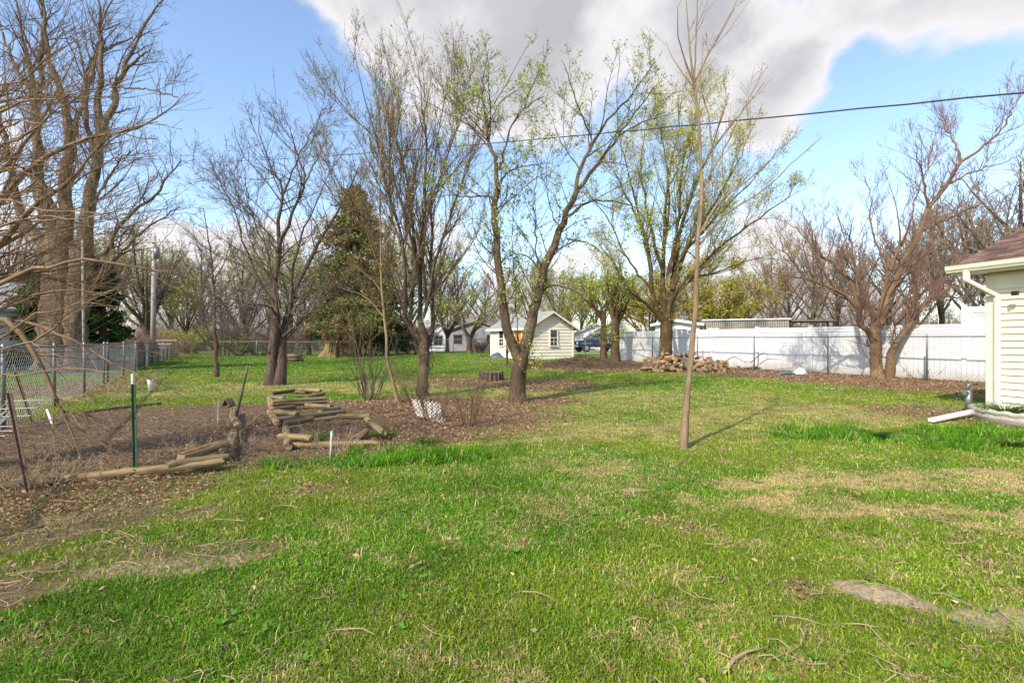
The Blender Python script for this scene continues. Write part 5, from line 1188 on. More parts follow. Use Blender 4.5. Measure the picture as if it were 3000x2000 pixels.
    for i in range(26):
        px = rg.uniform(2165, 2325); g = G(px, 1078+rg.uniform(-4, 6)); 
        tag(MB().box((g.x, g.y+.3, .04+rg.random()*.28*(1 if 2225 < px < 2300 else .4)), (rg.uniform(.2, .42), .15, rg.uniform(.05, .09)), (rg.normal()*.15, rg.normal()*.15, rg.normal()*.5), .01).build('stone_block', ['brick_red', 'split_wood', 'concrete', 'old_wood'][(bk := int(rg.integers(0, 4)))]), ['brick red', 'pale tan', 'grey', 'dark brown'][bk]+' rough block in the '+('left' if px < 2215 else 'middle' if px < 2270 else 'right')+' of the heap beside the slab stack', 'block', 'blocks scattered along the white fence')
    for i, (a, b, lab) in enumerate([((2160, 1079), (2250, 1072), 'long reddish plank lying left of the block heap'), ((2175, 1086), (2260, 1078), 'dark plank lying in front of the long reddish plank'), ((2290, 1080), (2345, 1071), 'thin pale plank leaning onto the slab stack')]):
        p, q2 = G(*a), G(*b); p.z = .10; q2.z = .16; v = q2-p
        tag(MB().box((p+q2)/2, (.14, .03, v.length), v.to_track_quat('Z', 'Y').to_matrix(), .004).build('plank', ['brick_red', 'timber_dark', 'split_wood'][i]), lab, 'plank')
    # leaning round thing by the shed corner: small upright log
    g = G(1685, 1058); tag(MB().tube([(g.x-.1, g.y, -.02), (g.x+.02, g.y, .25), (g.x+.12, g.y, .42)], [.12, .14, .11], 12).build('log', 'log_bark', None, True), 'short fat log leaning on end at the right corner of the shed', 'log')
    # stick in the foreground lawn
    mb = MB(); pts = [G(2118, 1985), G(2150, 1948), G(2185, 1930), G(2240, 1922)]
    for k, p in enumerate(pts): p.z = .02+.006*k
    mb.tubes(np.array([[tuple(p) for p in pts]]), np.array([[.009, .008, .006, .003]]), 7, True); mb.tube([pts[1], pts[1]+Vector((-.06, .03, .015))], [.005, .002], 5)
    tag(mb.build('fallen_branch', 'twig_tan', None, True), 'pale crooked stick lying in the lawn at the bottom of the photo', 'branch')
small_stuff()

# ------------------------------------------------------------------ parked car
def build_car():
    ang = R(196); o = Vector((8.05, 46.3, gzf(8, 46))); root = thing('parked_car', tuple(o), 'dark blue off road car parked beyond the chain link fence', 'car', None, ang)
    # local frame: +x is forward, width along y
    def loft(secs, name, mat, par=root):
        mb = MB(); k = len(secs[0][1]); vs = []
        for (x, pr) in secs: vs += [(x, y, z) for (y, z) in pr]
        fs = [(i*k+j, i*k+(j+1) % k, (i+1)*k+(j+1) % k, (i+1)*k+j) for i in range(len(secs)-1) for j in range(k)]+[tuple(range(k))[::-1], tuple(range((len(secs)-1)*k, len(secs)*k))]
        return mb.add(vs, fs).build(name, mat, par, False, True)
    def pr(w, z0, z1, tw=.94): return [(-w*.96, z0), (-w, (z0+z1)/2), (-w*tw, z1-.04), (-w*tw*.9, z1), (w*tw*.9, z1), (w*tw, z1-.04), (w, (z0+z1)/2), (w*.96, z0)]
    loft([(-2.3, pr(.82, .55, 1.02)), (-2.2, pr(.9, .48, 1.08)), (-.9, pr(.92, .45, 1.1)), (.75, pr(.92, .45, 1.12)), (1.9, pr(.9, .46, 1.06)), (2.25, pr(.84, .5, .98))], 'body', 'car_blue')
    loft([(-2.15, pr(.84, 1.06, 1.1)), (-2.0, pr(.80, 1.06, 1.68, .86)), (-.2, pr(.82, 1.06, 1.76, .86)), (.35, pr(.82, 1.06, 1.72, .86)), (1.0, pr(.84, 1.06, 1.12))], 'cabin', 'car_blue')
    for sg in (-1, 1):
        for (x0, x1, x2, x3) in ((-1.9, -1.1, -1.1, -1.95), (-1.0, -.1, -.1, -1.0), (0, .28, .72, 0)):
            y0, y1 = sg*.845, sg*.735
            vs = [(x3 if x0 < -1.5 else x0, y0, 1.14), (x2, y0, 1.14), (x1, y1, 1.62), (x0, y1, 1.62)]; vs += [(a, b-sg*.04, c) for a, b, c in vs]
            MB().add(vs, [(0, 1, 2, 3), (7, 6, 5, 4), (0, 4, 5, 1), (1, 5, 6, 2), (2, 6, 7, 3), (3, 7, 4, 0)]).build('side_window', 'glass_dark', root, False, True)
    vs = [(.98, -.74, 1.14), (.98, .74, 1.14), (.42, .62, 1.66), (.42, -.62, 1.66)]; vs += [(a-.06, b, c-.02) for a, b, c in vs]; vs = [(a+.03, b, c+.02) for a, b, c in vs]
    MB().add(vs, [(0, 1, 2, 3), (7, 6, 5, 4), (0, 4, 5, 1), (1, 5, 6, 2), (2, 6, 7, 3), (3, 7, 4, 0)]).build('windscreen', 'glass_dark', root, False, True)
    for x in (-1.45, 1.4):
        for sg in (-1, 1):
            w_ = MB().tube([(x, sg*.72, .37), (x, sg*.94, .37)], .37, 24).build('wheel', 'rubber', root, False, True)
            r_ = MB().tube([(x, sg*.93, .37), (x, sg*.955, .37)], [.21, .17], 16).build('rim', 'car_silver'); r_.parent = w_
            MB().box((x, sg*.9, .80), (1.0, .09, .07), None, .02).build('wheel_arch', 'car_silver', root, False, True)
    for x, s_ in ((2.3, 1), (-2.33, -1)): MB().box((x, 0, .56), (.16, 1.75, .2), None, .03).build('bumper', 'car_silver', root, False, True)
    MB().box((2.24, 0, .84), (.06, 1.0, .2), None, .01).build('grille', 'black_plastic', root, False, True)
    for sg in (-1, 1):
        MB().box((2.22, sg*.66, .84), (.08, .26, .2), None, .02).build('headlight', 'plastic_white', root, False, True)
        MB().box((.72, sg*1.0, 1.18), (.1, .18, .14), None, .03).build('mirror', 'black_plastic', root, False, True)
build_car()

# ------------------------------------------------------------------ buildings beyond the yard
def bldg(name, c, rz, W, D, H, rise, wm, rm, label, wins=(), cat='house', z0=0.0, flat=False, trim='white_wall'):
    """gable roof building, gable end faces local -y; ridge runs along local y"""
    root = thing(name, (c[0], c[1], z0), label, cat, None, rz)
    ws = MB(); g = lambda z: (0, W) if z < H else ((z-H)/max(rise, .01)*W/2, W-(z-H)/max(rise, .01)*W/2)
    top = H+(rise if not flat else 0)
    clap(ws, (-W/2, -D/2, 0), (1, 0, 0), (0, -1, 0), W, 0, top, .2, g, .015); clap(ws, (-W/2, D/2, 0), (1, 0, 0), (0, 1, 0), W, 0, top, .2, g, .015)
    clap(ws, (-W/2, -D/2, 0), (0, 1, 0), (-1, 0, 0), D, 0, H, .2, None, .015); clap(ws, (W/2, -D/2, 0), (0, 1, 0), (1, 0, 0), D, 0, H, .2, None, .015)
    ws.box((0, 0, H/2), (W-.02, D-.02, H-.02)); ws.build('wall', wm, root, False, True)
    mb = MB(); ov = .35
    if flat: mb.box((0, 0, H+.06), (W+.4, D+.4, .14), None, .02)
    else:
        for sg in (-1, 1):
            vs = [(sg*d, s_, zz) for s_ in (-D/2-ov, D/2+ov) for (d, zz) in ((W/2+ov, H-ov*rise/(W/2)), (-.02, H+rise), (-.02, H+rise+.12), (W/2+ov, H-ov*rise/(W/2)+.12))]
            mb.add(vs, [(0, 1, 2, 3), (7, 6, 5, 4), (0, 4, 5, 1), (1, 5, 6, 2), (2, 6, 7, 3), (3, 7, 4, 0)])
    mb.build('roof', rm, root, False, True)
    if not flat:
        mb = MB()
        for sg in (-1, 1):
            vs = [(sg*d, s_, zz) for s_ in (-D/2-ov-.03, -D/2-ov-.003) for (d, zz) in ((W/2+ov, H-ov*rise/(W/2)-.1), (0, H+rise-.1), (0, H+rise+.1), (W/2+ov, H-ov*rise/(W/2)+.1))]
            mb.add(vs, [(0, 1, 2, 3), (7, 6, 5, 4), (0, 4, 5, 1), (1, 5, 6, 2), (2, 6, 7, 3), (3, 7, 4, 0)])
        mb.build('fascia', trim, root, False, True)
    for (side, s_, z, w_, h_) in wins:
        f = MB(); p = MB()
        def q(mb, ww, hh, dd, off):
            if side == 'f': mb.box((s_, -D/2-.015-off, z), (ww, dd, hh))
            elif side == 'l': mb.box((-W/2-.015-off, s_, z), (dd, ww, hh))
            else: mb.box((W/2+.015+off, s_, z), (dd, ww, hh))
        q(f, w_+.16, h_+.16, .03, .012); q(p, w_, h_, .02, .03)
        fo = f.build('window', trim, root, False, True); po = p.build('pane', 'glass_dark'); po.parent = fo
    return root
bldg('house', (-2.9, 57, .1), R(-14), 7.0, 8.0, 2.4, 1.1, 'siding_grey', 'roof_brown', 'grey sided house partly hidden behind the shed on its left', [('f', -2.2, 1.4, 1.0, 1.0), ('f', 1.6, 1.4, .9, 1.0), ('l', 1, 1.4, 1, 1)], trim='siding_grey')
bldg('house', (-8.6, 60, .1), R(0), 4.0, 7.0, 2.3, 1.0, 'siding_pale', 'roof_grey', 'small pale house end seen between trunks left of the grey house', [('f', 0, 1.3, .9, 1.0)], trim='siding_grey')
bldg('garage', (12.2, 72), R(-4), 6.0, 8.0, 2.3, 1.3, 'white_wall', 'roof_grey', 'small white gabled garage seen above the blue car', [('f', 0, 1.2, 1.0, .9)], 'garage')
bldg('garage', (15.8, 62), R(-25), 8.0, 9.0, 2.5, 1.9, 'white_wall', 'roof_grey', 'larger white gabled garage behind the far end of the white fence', [('f', -2, 1.3, 1.0, .9)], 'garage')
bldg('garage', (20.2, 64), R(-20), 5.5, 8.0, 2.8, 1.9, 'white_wall', 'roof_grey', 'white gabled garage just left of the big tree trunk', [('f', 0, 1.3, 1.0, .9)], 'garage')
bldg('house', (-25.6, 21.5), R(-30), 7.0, 9.0, 2.7, 1.3, 'siding_blue', 'roof_grey', 'pale blue sided house at the far left behind branches', [('f', 1.6, 1.5, 1.0, 1.2), ('r', 0, 1.5, 1.0, 1.2)])
def mobile_home():
    a = P(2062, 940, 40); b = P(2312, 936, 37.5); u = Vector((b.x-a.x, b.y-a.y, 0)); ln = u.length; rz = math.atan2(u.y, u.x); c = (a+b)/2
    root = thing('mobile_home', (c.x, c.y, 0), 'long low brown mobile home with white roof edge beyond the white fence', 'mobile home', None, rz)
    mb = MB(); n = int(ln/.16)
    for i in range(n): mb.box((-ln/2+(i+.5)*ln/n, 1.4, 1.5), (ln/n-.03, 2.84, 2.75), None, .012)
    mb.build('wall', 'mobile_wall', root, False, True)
    MB().box((0, 1.4, 2.96), (ln+.3, 3.1, .12), None, .03).build('roof', 'white_wall', root, False, True)
    MB().box((0, 1.4, .09), (ln-.1, 2.7, .18)).build('skirt', 'timber_dark', root, False, True)
    for x in (-2.4, 1.2): 
        w_ = MB().box((x, -.04, 1.9), (.95, .04, .8)).build('window', 'white_wall', root, False, True); p_ = MB().box((x, -.066, 1.9), (.8, .02, .66)).build('pane', 'glass_dark'); p_.parent = w_
    # dark open carport to its right
    d = P(2375, 940, 37.5); r2 = thing('carport', (d.x, d.y, 0), 'dark open carport frame right of the mobile home', 'carport', None, rz)
    MB().box((0, 1.2, 2.82), (3.3, 3.0, .12), None, .02).build('roof', 'timber_dark', r2, False, True)
    for x in (-1.5, 1.5):
        for y in (-.1, 2.5): MB().box((x, y, 1.4), (.12, .12, 2.78)).build('post', 'black_plastic', r2, False, True)
    MB().box((-.85, 1.0, 1.2), (1.3, 2.2, 2.4), None, .03).build('storage_box', 'black_plastic', r2, False, True)
    e = P(1990, 950, 41); bldg('garage', (e.x, e.y), rz, 3.4, 4.0, 2.6, .3, 'white_wall', 'roof_grey', 'small white building at the left end of the mobile home', [('f', .4, 1.9, .8, .6)], 'garage')
    f = P(2760, 930, 34); r3 = thing('long_shed', (f.x, f.y, 0), 'long dark roofed shed just showing over the white fence behind the spreading tree', 'shed', None, R(-35))
    MB().box((0, 2, 1.1), (8.0, 3.4, 2.2), None, .02).build('wall', 'mobile_wall', r3, False, True); MB().box((0, 2, 2.3), (8.5, 4.0, .16), None, .03).build('roof', 'timber_dark', r3, False, True)
mobile_home()
def table_set():
    g = P(1288, 1020, 43.5); z = gzf(g.x, g.y)
    rt = thing('picnic_table', (g.x, g.y, z), 'dark green picnic table by the grey house', 'table', None, R(10))
    MB().box((0, 0, .74), (1.8, .75, .05), None, .01).build('tabletop', 'timber_dark', rt, False, True)
    for s_ in (-.65, .65): MB().box((0, s_, .44), (1.8, .26, .045), None, .01).build('seat', 'timber_dark', rt, False, True)
    for s_ in (-.7, .7):
        for k in (-1, 1): MB().box((s_, k*.35, .36), (.06, .09, .78), (k*.45, 0, 0)).build('leg', 'timber_dark', rt, False, True)
    d = P(383, 980, 24.5); rt = thing('wood_deck', (d.x, d.y, 0), 'brown wooden deck and steps beyond the left chain link fence', 'deck', None, R(-20))
    for k in range(7): MB().box((0, k*.32, .12+k*.2), (1.6, .30, .05), None, .006).build('step', 'deck_wood', rt, False, True)
    
table_set()
# utility poles and wire
def wires():
    b = P(448, 1000, 36); rt = thing('utility_pole', (b.x, b.y, 0), 'tall pale utility pole with crossarm left of the far trees', 'utility pole')
    top = P(452, 690, 36); MB().tube([(b.x, b.y, -.2), (top.x, top.y, top.z)], [.19, .13], 14).build('pole', 'pole_grey', rt, True)
    MB().box((top.x, top.y-.16, top.z-.5), (2.4, .1, .12), None, .01).build('crossarm', 'pole_grey', rt)
    for s_ in (-1.1, -.5, .5, 1.1): MB().tube([(top.x+s_, top.y-.16, top.z-.44), (top.x+s_, top.y-.16, top.z-.28)], [.04, .03], 8).build('insulator', 'galvanised', rt)
    MB().tube([(top.x+.32, top.y-.2, top.z-1.7), (top.x+.32, top.y-.2, top.z-.9)], .2, 14).build('transformer', 'galvanised', rt, True)
    b = P(246, 1010, 18.2); tag(MB().tube([(b.x, b.y, 0), (b.x-.02, b.y, 2.2), (b.x-.06, b.y, 5.2)], [.045, .045, .04], 10).build('metal_pole', 'mobile_wall', None, True), 'thin pale pole standing against the thick old trunk', 'pole')
    b = P(3060, 240, 6.5); t = P(560, 476, 26); q = 60
    def cable(a, b, sag, r, name, label, wob=.006, mat='cable_black'):
        s_ = np.linspace(0, 1, q); p = np.array([tuple(a*(1-x)+b*x) for x in s_]); p[:, 2] -= sag*4*s_*(1-s_); p[:, 2] += wob*np.sin(s_*170); p[:, 1] += wob*np.cos(s_*150)
        return tag(MB().tubes(p[None], (np.linspace(1, .5, q)*r)[None], 6).build(name, mat, None, True), label, 'cable')
    cable(b+(b-t)*.15, t, .25, .013, 'overhead_cable', 'thick black twisted cable crossing the sky above the yard')
    t2 = P(300, 384, 30); b2 = P(560, 381, 26)
    cable(P(2200, 395, 30), P(-200, 500, 36), .1, .008, 'overhead_wire', 'faint thin wire crossing the sky far behind the trees', 0)
wires()

# ------------------------------------------------------------------ shrubs
def shrub(px, py, h, n, spread, label, tm='twig_brown', leaf=None, dens=(6, 6), name='shrub', Y=None, seed=0, r0=.009, up=.35, cat='shrub', z=None):
    g = G(px, py) if Y is None else P(px, py, Y); g.z = gzf(g.x, g.y) if z is None else z
    rg = np.random.default_rng(seed+int(px)); a = rg.random(n)*6.283; rt = thing(name, tuple(g), label, cat)
    Q = 7; pts = np.zeros((n, Q, 3)); r_ = rg.random(n)**.5*spread*.25; cur = np.stack([g.x+np.cos(a)*r_, g.y+np.sin(a)*r_, np.full(n, g.z-.02)], 1); pts[:, 0] = cur
    d = unit(np.stack([np.cos(a)*spread, np.sin(a)*spread, np.full(n, h)*(.8+.5*rg.random(n))], 1)*(.5+.6*rg.random((n, 1)))+rg.normal(size=(n, 3))*.08*h); L_ = h*(.65+.5*rg.random(n))
    for k in range(1, Q): d = unit(d+rg.normal(size=(n, 3))*.1); cur = cur+d*(L_/(Q-1))[:, None]; pts[:, k] = cur
    rd = r0*(.6+.7*rg.random(n))[:, None]*np.linspace(1, .35, Q)[None]
    mb = MB(); mb.tubes(pts, rd, 5)
    k = max(h, .5); tip = max(.0012, .00011*g.y*1.3)
    p1, r1 = grow(pts, rd, rg, dens[0]/k, .2, (.18*h, .5*h), (20, 50), up=up, wig=.14, rmax=r0*.5, rtip=tip); mb.tubes(p1, r1, 3)
    p2, r2 = grow(p1, r1, rg, dens[1]/k*1.6, .15, (.06*h, .22*h), (25, 60), wig=.16, rmax=r0*.3, rtip=tip*.9, Q=4); mb.tubes(p2, r2, 3)
    mb.build('branches', tm, rt, True)
    if leaf:
        lm, per, sz, sp = leaf; lb = MB(); leaves_on(np.concatenate([p2, p2]), rg, per, sz, lb, sp); lb.build('foliage', lm, rt)
    return rt
shrub(1372, 1250, .85, 26, .38, 'brown leafless shrub standing alone right of the white lattice', 'twig_brown', seed=1, r0=.006)
shrub(1265, 1236, .8, 20, .4, 'dark twiggy shrub growing through the white lattice', 'twig_brown', seed=2, r0=.006)
shrub(1212, 1190, 1.1, 22, .5, 'thorny shrub behind the left side of the lattice', 'twig_brown', ('leaf_spring', .15, .012, .01), seed=3, r0=.006)
shrub(1088, 1172, 1.35, 16, .55, 'clump of dark stems left of the leaning yellow sapling', 'twig_grey', ('leaf_spring', .12, .014, .01), seed=4, r0=.012)
shrub(1062, 1160, 2.6, 4, .3, 'thin bare sapling clump behind the dark stems', 'twig_brown', ('leaf_spring', .15, .016, .01), seed=5, r0=.016, name='sapling', cat='sapling', dens=(8, 6))
shrub(2428, 1092, 2.0, 9, .75, 'bare forked shrub before the white fence left of the spreading tree', 'twig_grey', seed=6, r0=.016, dens=(4, 5))
shrub(2700, 1112, .7, 10, 1.3, 'low drooping bare shrub under the leaning trunk', 'twig_grey', seed=7, r0=.007)
shrub(1488, 1071, 2.3, 3, .35, 'slim dark sapling standing at the left wall of the shed', 'twig_grey', ('leaf_spring', .3, .03, .03), seed=8, r0=.05, name='sapling', cat='sapling')
shrub(1905, 1062, 1.9, 8, .5, 'thin bare shrub right of the two leafy trunks', 'twig_grey', seed=9, r0=.014)
shrub(976, 1330, .42, 12, .35, 'dry pale stalks clumped round the white pipe', 'twig_tan', seed=10, r0=.004)
shrub(300, 1180, .8, 22, .8, 'dry tan weeds along the foot of the left fence', 'twig_tan', seed=11, r0=.004)
shrub(120, 1440, .5, 16, .6, 'tangle of pale dry stalks around the leaning rusty stake', 'twig_tan', seed=12, r0=.004)
shrub(420, 1125, .6, 30, .8, 'straw coloured weeds by the fence beyond the bucket', 'twig_tan', seed=13, r0=.005)
shrub(540, 1340, .35, 18, .4, 'low dead weeds beside the large round log', 'twig_tan', seed=14, r0=.003)
shrub(700, 1330, .35, 24, .5, 'low straw tangle at the right corner of the soil bed', 'twig_tan', seed=15, r0=.003)
shrub(2800, 1225, .4, 26, .5, 'dry brown weeds behind the white pipe', 'twig_tan', seed=16, r0=.003)
for i, (px, lab) in enumerate([(375, 'reddish bare shrub beyond the fence by the wooden deck'), (420, 'reddish bare shrub beyond the fence left of the utility pole'), (462, 'reddish bare shrub at the foot of the utility pole'), (500, 'reddish bare shrub at the far corner of the left fence')]):
    shrub(px, 1010, 2.0, 60, 1.6, lab, 'twig_red', seed=20+i, Y=31+i*2.2, r0=.012, dens=(8, 6), z=0)
shrub(655, 1048, 4.2, 14, 2.2, 'dark spreading bush just beyond the far fence', 'twig_grey', seed=30, Y=39.5, r0=.05, dens=(14, 8), z=0)
for i, (px, Y, h, lab, tm, lf) in enumerate([(760, 41.5, 2.6, 'brown thicket behind the far fence right of the dark bush', 'twig_brown', None), (860, 42, 2.8, 'brown thicket behind the far fence beside the pale stump', 'twig_brown', None), (1000, 42, 2.6, 'reddish thicket rising behind the pale stump', 'twig_red', ('leaf_rust', .8, .05, .05)),
        (1090, 42, 2.8, 'brown thicket behind the leaning sapling', 'twig_brown', None), (1180, 42.5, 3.2, 'rust coloured thicket behind the many stemmed tree', 'twig_red', ('leaf_rust', 1.2, .05, .05)), (1230, 43, 2.2, 'low thicket left of the picnic table', 'twig_brown', None),
        (560, 47, 2.6, 'yellow green bush far back beyond the left corner', 'twig_olive', ('leaf_lime', 2, .06, .1)), (700, 41, 1.6, 'bright yellow green low bush behind the far fence', 'twig_olive', ('leaf_lime', 2, .05, .1)), (1405, 42.5, 1.1, 'reddish low bush in front of the pale wall', 'twig_red', None)]):
    shrub(px, 1030, h, 46, h*.8, lab, tm, lf, (14, 8), seed=40+i, Y=Y, r0=.016)
def brush_pile():
    rg = np.random.default_rng(21); n = 2600; pts = np.zeros((n, 4, 3)); px = rg.uniform(1650, 1960, n)
    cx_ = 3.9+rg.normal(size=n)*1.6; cy_ = 24.6+rg.normal(size=n)*1.0; hh = .36*np.exp(-((cx_-3.9)/1.9)**2-((cy_-24.8)/1.3)**2)
    a = rg.normal(size=n)*.7+np.where(rg.random(n) < .5, 0, 3.14); ln = .3+.9*rg.random(n); z = gz(cx_, cy_)+.02+hh*rg.random(n)
    for j in range(4):
        t = j/3-.5; pts[:, j, 0] = cx_+np.cos(a)*ln*t; pts[:, j, 1] = cy_+np.sin(a)*ln*t; pts[:, j, 2] = z+rg.normal(size=n)*.03+.1*t*rg.normal(size=n)
    mb = MB(); mb.tubes(pts, np.tile(.008*rg.random((n, 1))+.004, (1, 4)), 4)
    tag(mb.build('brush_pile', 'twig_brown'), 'wide brown heap of cut branches between the shed and the firewood', 'brush pile', kind='stuff')
    for i, pl in enumerate([[(2420, 1086), (2405, 1050), (2350, 1012), (2290, 1004)], [(2200, 1062), (2225, 1040), (2240, 1032), (2250, 1040)], [(2226, 1066), (2250, 1052), (2290, 1053)], [(2120, 1063), (2150, 1045), (2180, 1060), (2200, 1058)]]):
        p = [P(a_, b_, 20.8-i*.2) for a_, b_ in pl]; q = spline([tuple(v) for v in p], 12)
        m2 = MB(); rr = np.linspace(.02, .006, 12); m2.tubes(q[None], rr[None], 5); sb, sr = grow(q[None], rr[None], rg, 4, .3, (.2, .6), (20, 50), rmax=.008, rtip=.003); m2.tubes(sb, sr, 3)
        tag(m2.build('fallen_branch', 'twig_grey'), ['long bare branch arching down to the ground by the forked shrub', 'small arched branch left of the block heap', 'low arching branch behind the block heap', 'thin branch arching right of the firewood pile'][i], 'branch')
brush_pile()

# ------------------------------------------------------------------ evergreens and mid distance trees
def conifer(px, Y, h, w, label, mat='leaf_dark', n=14000, base=0.0, size=.10, name='evergreen_tree', tops=.5, skirt=.0, seed=0, dens_in=.35, bm='bark_cotton'):
    g = P(px, 1000, Y); z = gzf(g.x, g.y); rg = np.random.default_rng(seed+int(px)); rt = thing(name, (g.x, g.y, z), label, 'tree')
    MB().tube([(g.x, g.y, z-.1), (g.x+.03, g.y, z+h*.5), (g.x, g.y, z+h*.97)], [w*.05+.06, w*.035+.03, .01], 9).build('trunk', bm, rt, True)
    # boughs
    nb = int(h*18); t = skirt+(1-skirt)*rg.random(nb)**.85; a = rg.random(nb)*6.283; rr = w/2*(1-t)**tops*(.75+.4*rg.random(nb))*(.55+.45*vnoise(a*2, t*h*.9, seed+3)); Q = 5
    pts = np.zeros((nb, Q, 3))
    for k in range(Q):
        f = k/(Q-1); pts[:, k] = np.stack([g.x+np.cos(a)*rr*f, g.y+np.sin(a)*rr*f, z+base+t*(h-base)+rr*(.10*f-.22*f*f)], 1)
    MB().tubes(pts, np.full((nb, Q), .02)*np.linspace(1, .3, Q)[None]*(1+w*.1), 4).build('boughs', 'twig_brown', rt, True)
    idx = rg.integers(0, nb, n); f = dens_in+(1-dens_in)*rg.random(n)**.6; i = np.minimum((f*(Q-1)).astype(int), Q-2); fr = (f*(Q-1)-i)[:, None]
    c = pts[idx, i]*(1-fr)+pts[idx, i+1]*fr+rg.normal(size=(n, 3))*(np.array([.09, .09, .05])*w*.28+.02)
    tint = np.clip(.15+.7*vnoise(c[:, 0]*2.5+c[:, 1], c[:, 2]*2.5, seed)+.25*rg.normal(size=n)*.6, 0, 1)
    lb = MB(); leaf_quads(lb, c, size, tint=tint.astype(np.float32), asp=.45); lb.build('foliage', mat, rt); return rt
conifer(300, 21.5, 4.7, 2.9, 'dense dark green cedar right of the thick old trunk', n=26000, seed=1, tops=.42, size=.09)
conifer(100, 21.5, 4.4, 2.6, 'dark green cedar left of the thick old trunk', n=20000, seed=2, tops=.42, size=.09)
conifer(1040, 38, 13.2, 9.0, 'tall brownish green pine behind the many stemmed tree', 'leaf_larch', 30000, .6, .14, 'pine_tree', .5, .10, 3, .3)
conifer(985, 43, 6.5, 6.5, 'low dark green pine left of the tall brownish pine', 'leaf_dark', 20000, .6, .13, 'pine_tree', .5, .05, 4, .2)
conifer(1130, 41.5, 6.0, 5.5, 'dark evergreen low behind the leaning sapling', 'leaf_dark', 18000, .4, .13, 'evergreen_tree', .5, .0, 5, .2)

def leafy_tree(px, Y, h, w, label, limbs, barkm, twigm, leaf, seed, trunk_r=.14, fork=.25, lean=0, name='tree', two=None, up=.35, dens=(2.2, 3.0, 3.0)):
    """free standing tree grown from a trunk with spreading limbs"""
    g = P(px, 1000, Y); z = gzf(g.x, g.y); rg = np.random.default_rng(seed); T = Tree(Y, rg, .02*h/8); T.Q = 10
    T.world([(g.x, g.y, z-.05), (g.x+.05*lean, g.y, z+h*fork*.5), (g.x+.1*lean, g.y, z+h*fork*1.02)], trunk_r, trunk_r*.8)
    for i in range(limbs):
        a = i*2.4+rg.random(); s_ = w/2*(.45+.65*rg.random()); hh = h*(.75+.3*rg.random())*(1-.25*(s_/(w/2))**2); b = fork*h*(.75+.35*rg.random())
        dx, dy = math.cos(a)*s_, math.sin(a)*s_
        T.world([(g.x+.1*lean, g.y, z+b), (g.x+.1*lean+dx*.3, g.y+dy*.3, z+b+(hh-b)*.28), (g.x+dx*.65+rg.normal()*.1, g.y+dy*.65, z+b+(hh-b)*.62), (g.x+dx, g.y+dy, z+hh)], trunk_r*(.35+.25*rg.random()), .012)
    tip = .00013*Y
    return finish(T, (g.x, g.y, z), name, label, 'tree', barkm, twigm, [dict(dens=dens[0], t0=.2, lens=(.09*h, .26*h), ang=(25, 50), up=up, wig=.12, rmax=trunk_r*.16, rtip=tip, Q=6), dict(dens=dens[1], t0=.15, lens=(.04*h, .12*h), ang=(25, 55), up=.15, wig=.14, rmax=trunk_r*.08, rtip=tip*.9, Q=5),
                   dict(dens=dens[2], t0=.2, lens=(.02*h, .06*h), ang=(25, 60), rmax=.005, rtip=tip*.8, Q=4)], leaf, 8)
leafy_tree(1768, 29, 6.6, 4.2, 'leafy light green tree with narrow trunk right of the blue car', 7, 'bark_maple', 'twig_olive', [('leaf_spring', 3.5, .05, .12)], 51, .2, .45)
leafy_tree(1803, 28, 6.2, 4.0, 'leafy light green tree with thicker trunk before the white garage', 7, 'bark_maple', 'twig_olive', [('leaf_spring', 3.5, .05, .12)], 52, .26, .42)
leafy_tree(1375, 39.5, 6.0, 5.0, 'small forked tree with pale new leaves left of the shed', 7, 'bark_grey', 'twig_grey', [('leaf_spring', 1.8, .05, .08), ('leaf_maple', .8, .05, .08)], 53, .26, .22, dens=(1.6, 2.2, 2.4))
leafy_tree(905, 44, 8.0, 8.5, 'wide white blossoming tree behind the twin trunk tree', 9, 'bark_grey', 'twig_grey', [('blossom', 1.5, .06, .1)], 54, .22, .14, dens=(1.5, 2.2, 2.2))
leafy_tree(720, 47, 9.6, 8.0, 'white blossoming tree beyond the far fence left of the twin trunk tree', 9, 'bark_grey', 'twig_grey', [('blossom', .8, .06, .1)], 55, .22, .2, dens=(1.5, 2.2, 2.2))
leafy_tree(545, 52, 10, 5.5, 'yellow green leafing tree right of the utility pole', 8, 'bark_maple', 'twig_olive', [('leaf_lime', 1.3, .09, .15)], 56, .22, .2, dens=(1.2, 1.8, 2.0))
leafy_tree(2110, 50, 10, 11, 'olive gold leafing tree above the mobile home', 10, 'bark_maple', 'twig_olive', [('leaf_olive', 4.5, .11, .25)], 57, .25, .1, dens=(1.5, 2.0, 2.2))
leafy_tree(1905, 52, 11, 11, 'olive gold leafing tree behind the big fence side tree', 10, 'bark_maple', 'twig_olive', [('leaf_olive', 4.0, .11, .25)], 58, .25, .1, dens=(1.5, 2.0, 2.2))
leafy_tree(1500, 58, 9, 8, 'hazy green leafing tree far behind the shed roof', 9, 'bark_maple', 'twig_olive', [('leaf_spring', 2.2, .09, .15)], 59, .22, .2, dens=(1.2, 1.8, 2.0))
leafy_tree(1085, 35, 5.6, 5.0, 'low green leafing tree in front of the tall brownish pine', 8, 'bark_maple', 'twig_olive', [('leaf_spring', 2.2, .05, .12)], 66, .12, .2, dens=(1.6, 2.2, 2.2))
leafy_tree(985, 35.5, 4.8, 4.4, 'low yellow green leafing tree above the pale broken stump', 7, 'bark_maple', 'twig_olive', [('leaf_spring', 1.6, .05, .12)], 67, .10, .2, dens=(1.6, 2.2, 2.2))
leafy_tree(1310, 48, 8.5, 7.0, 'hazy green leafing tree behind the small forked tree', 9, 'bark_maple', 'twig_olive', [('leaf_spring', 2.0, .08, .15)], 68, .2, .2, dens=(1.3, 1.9, 2.0))
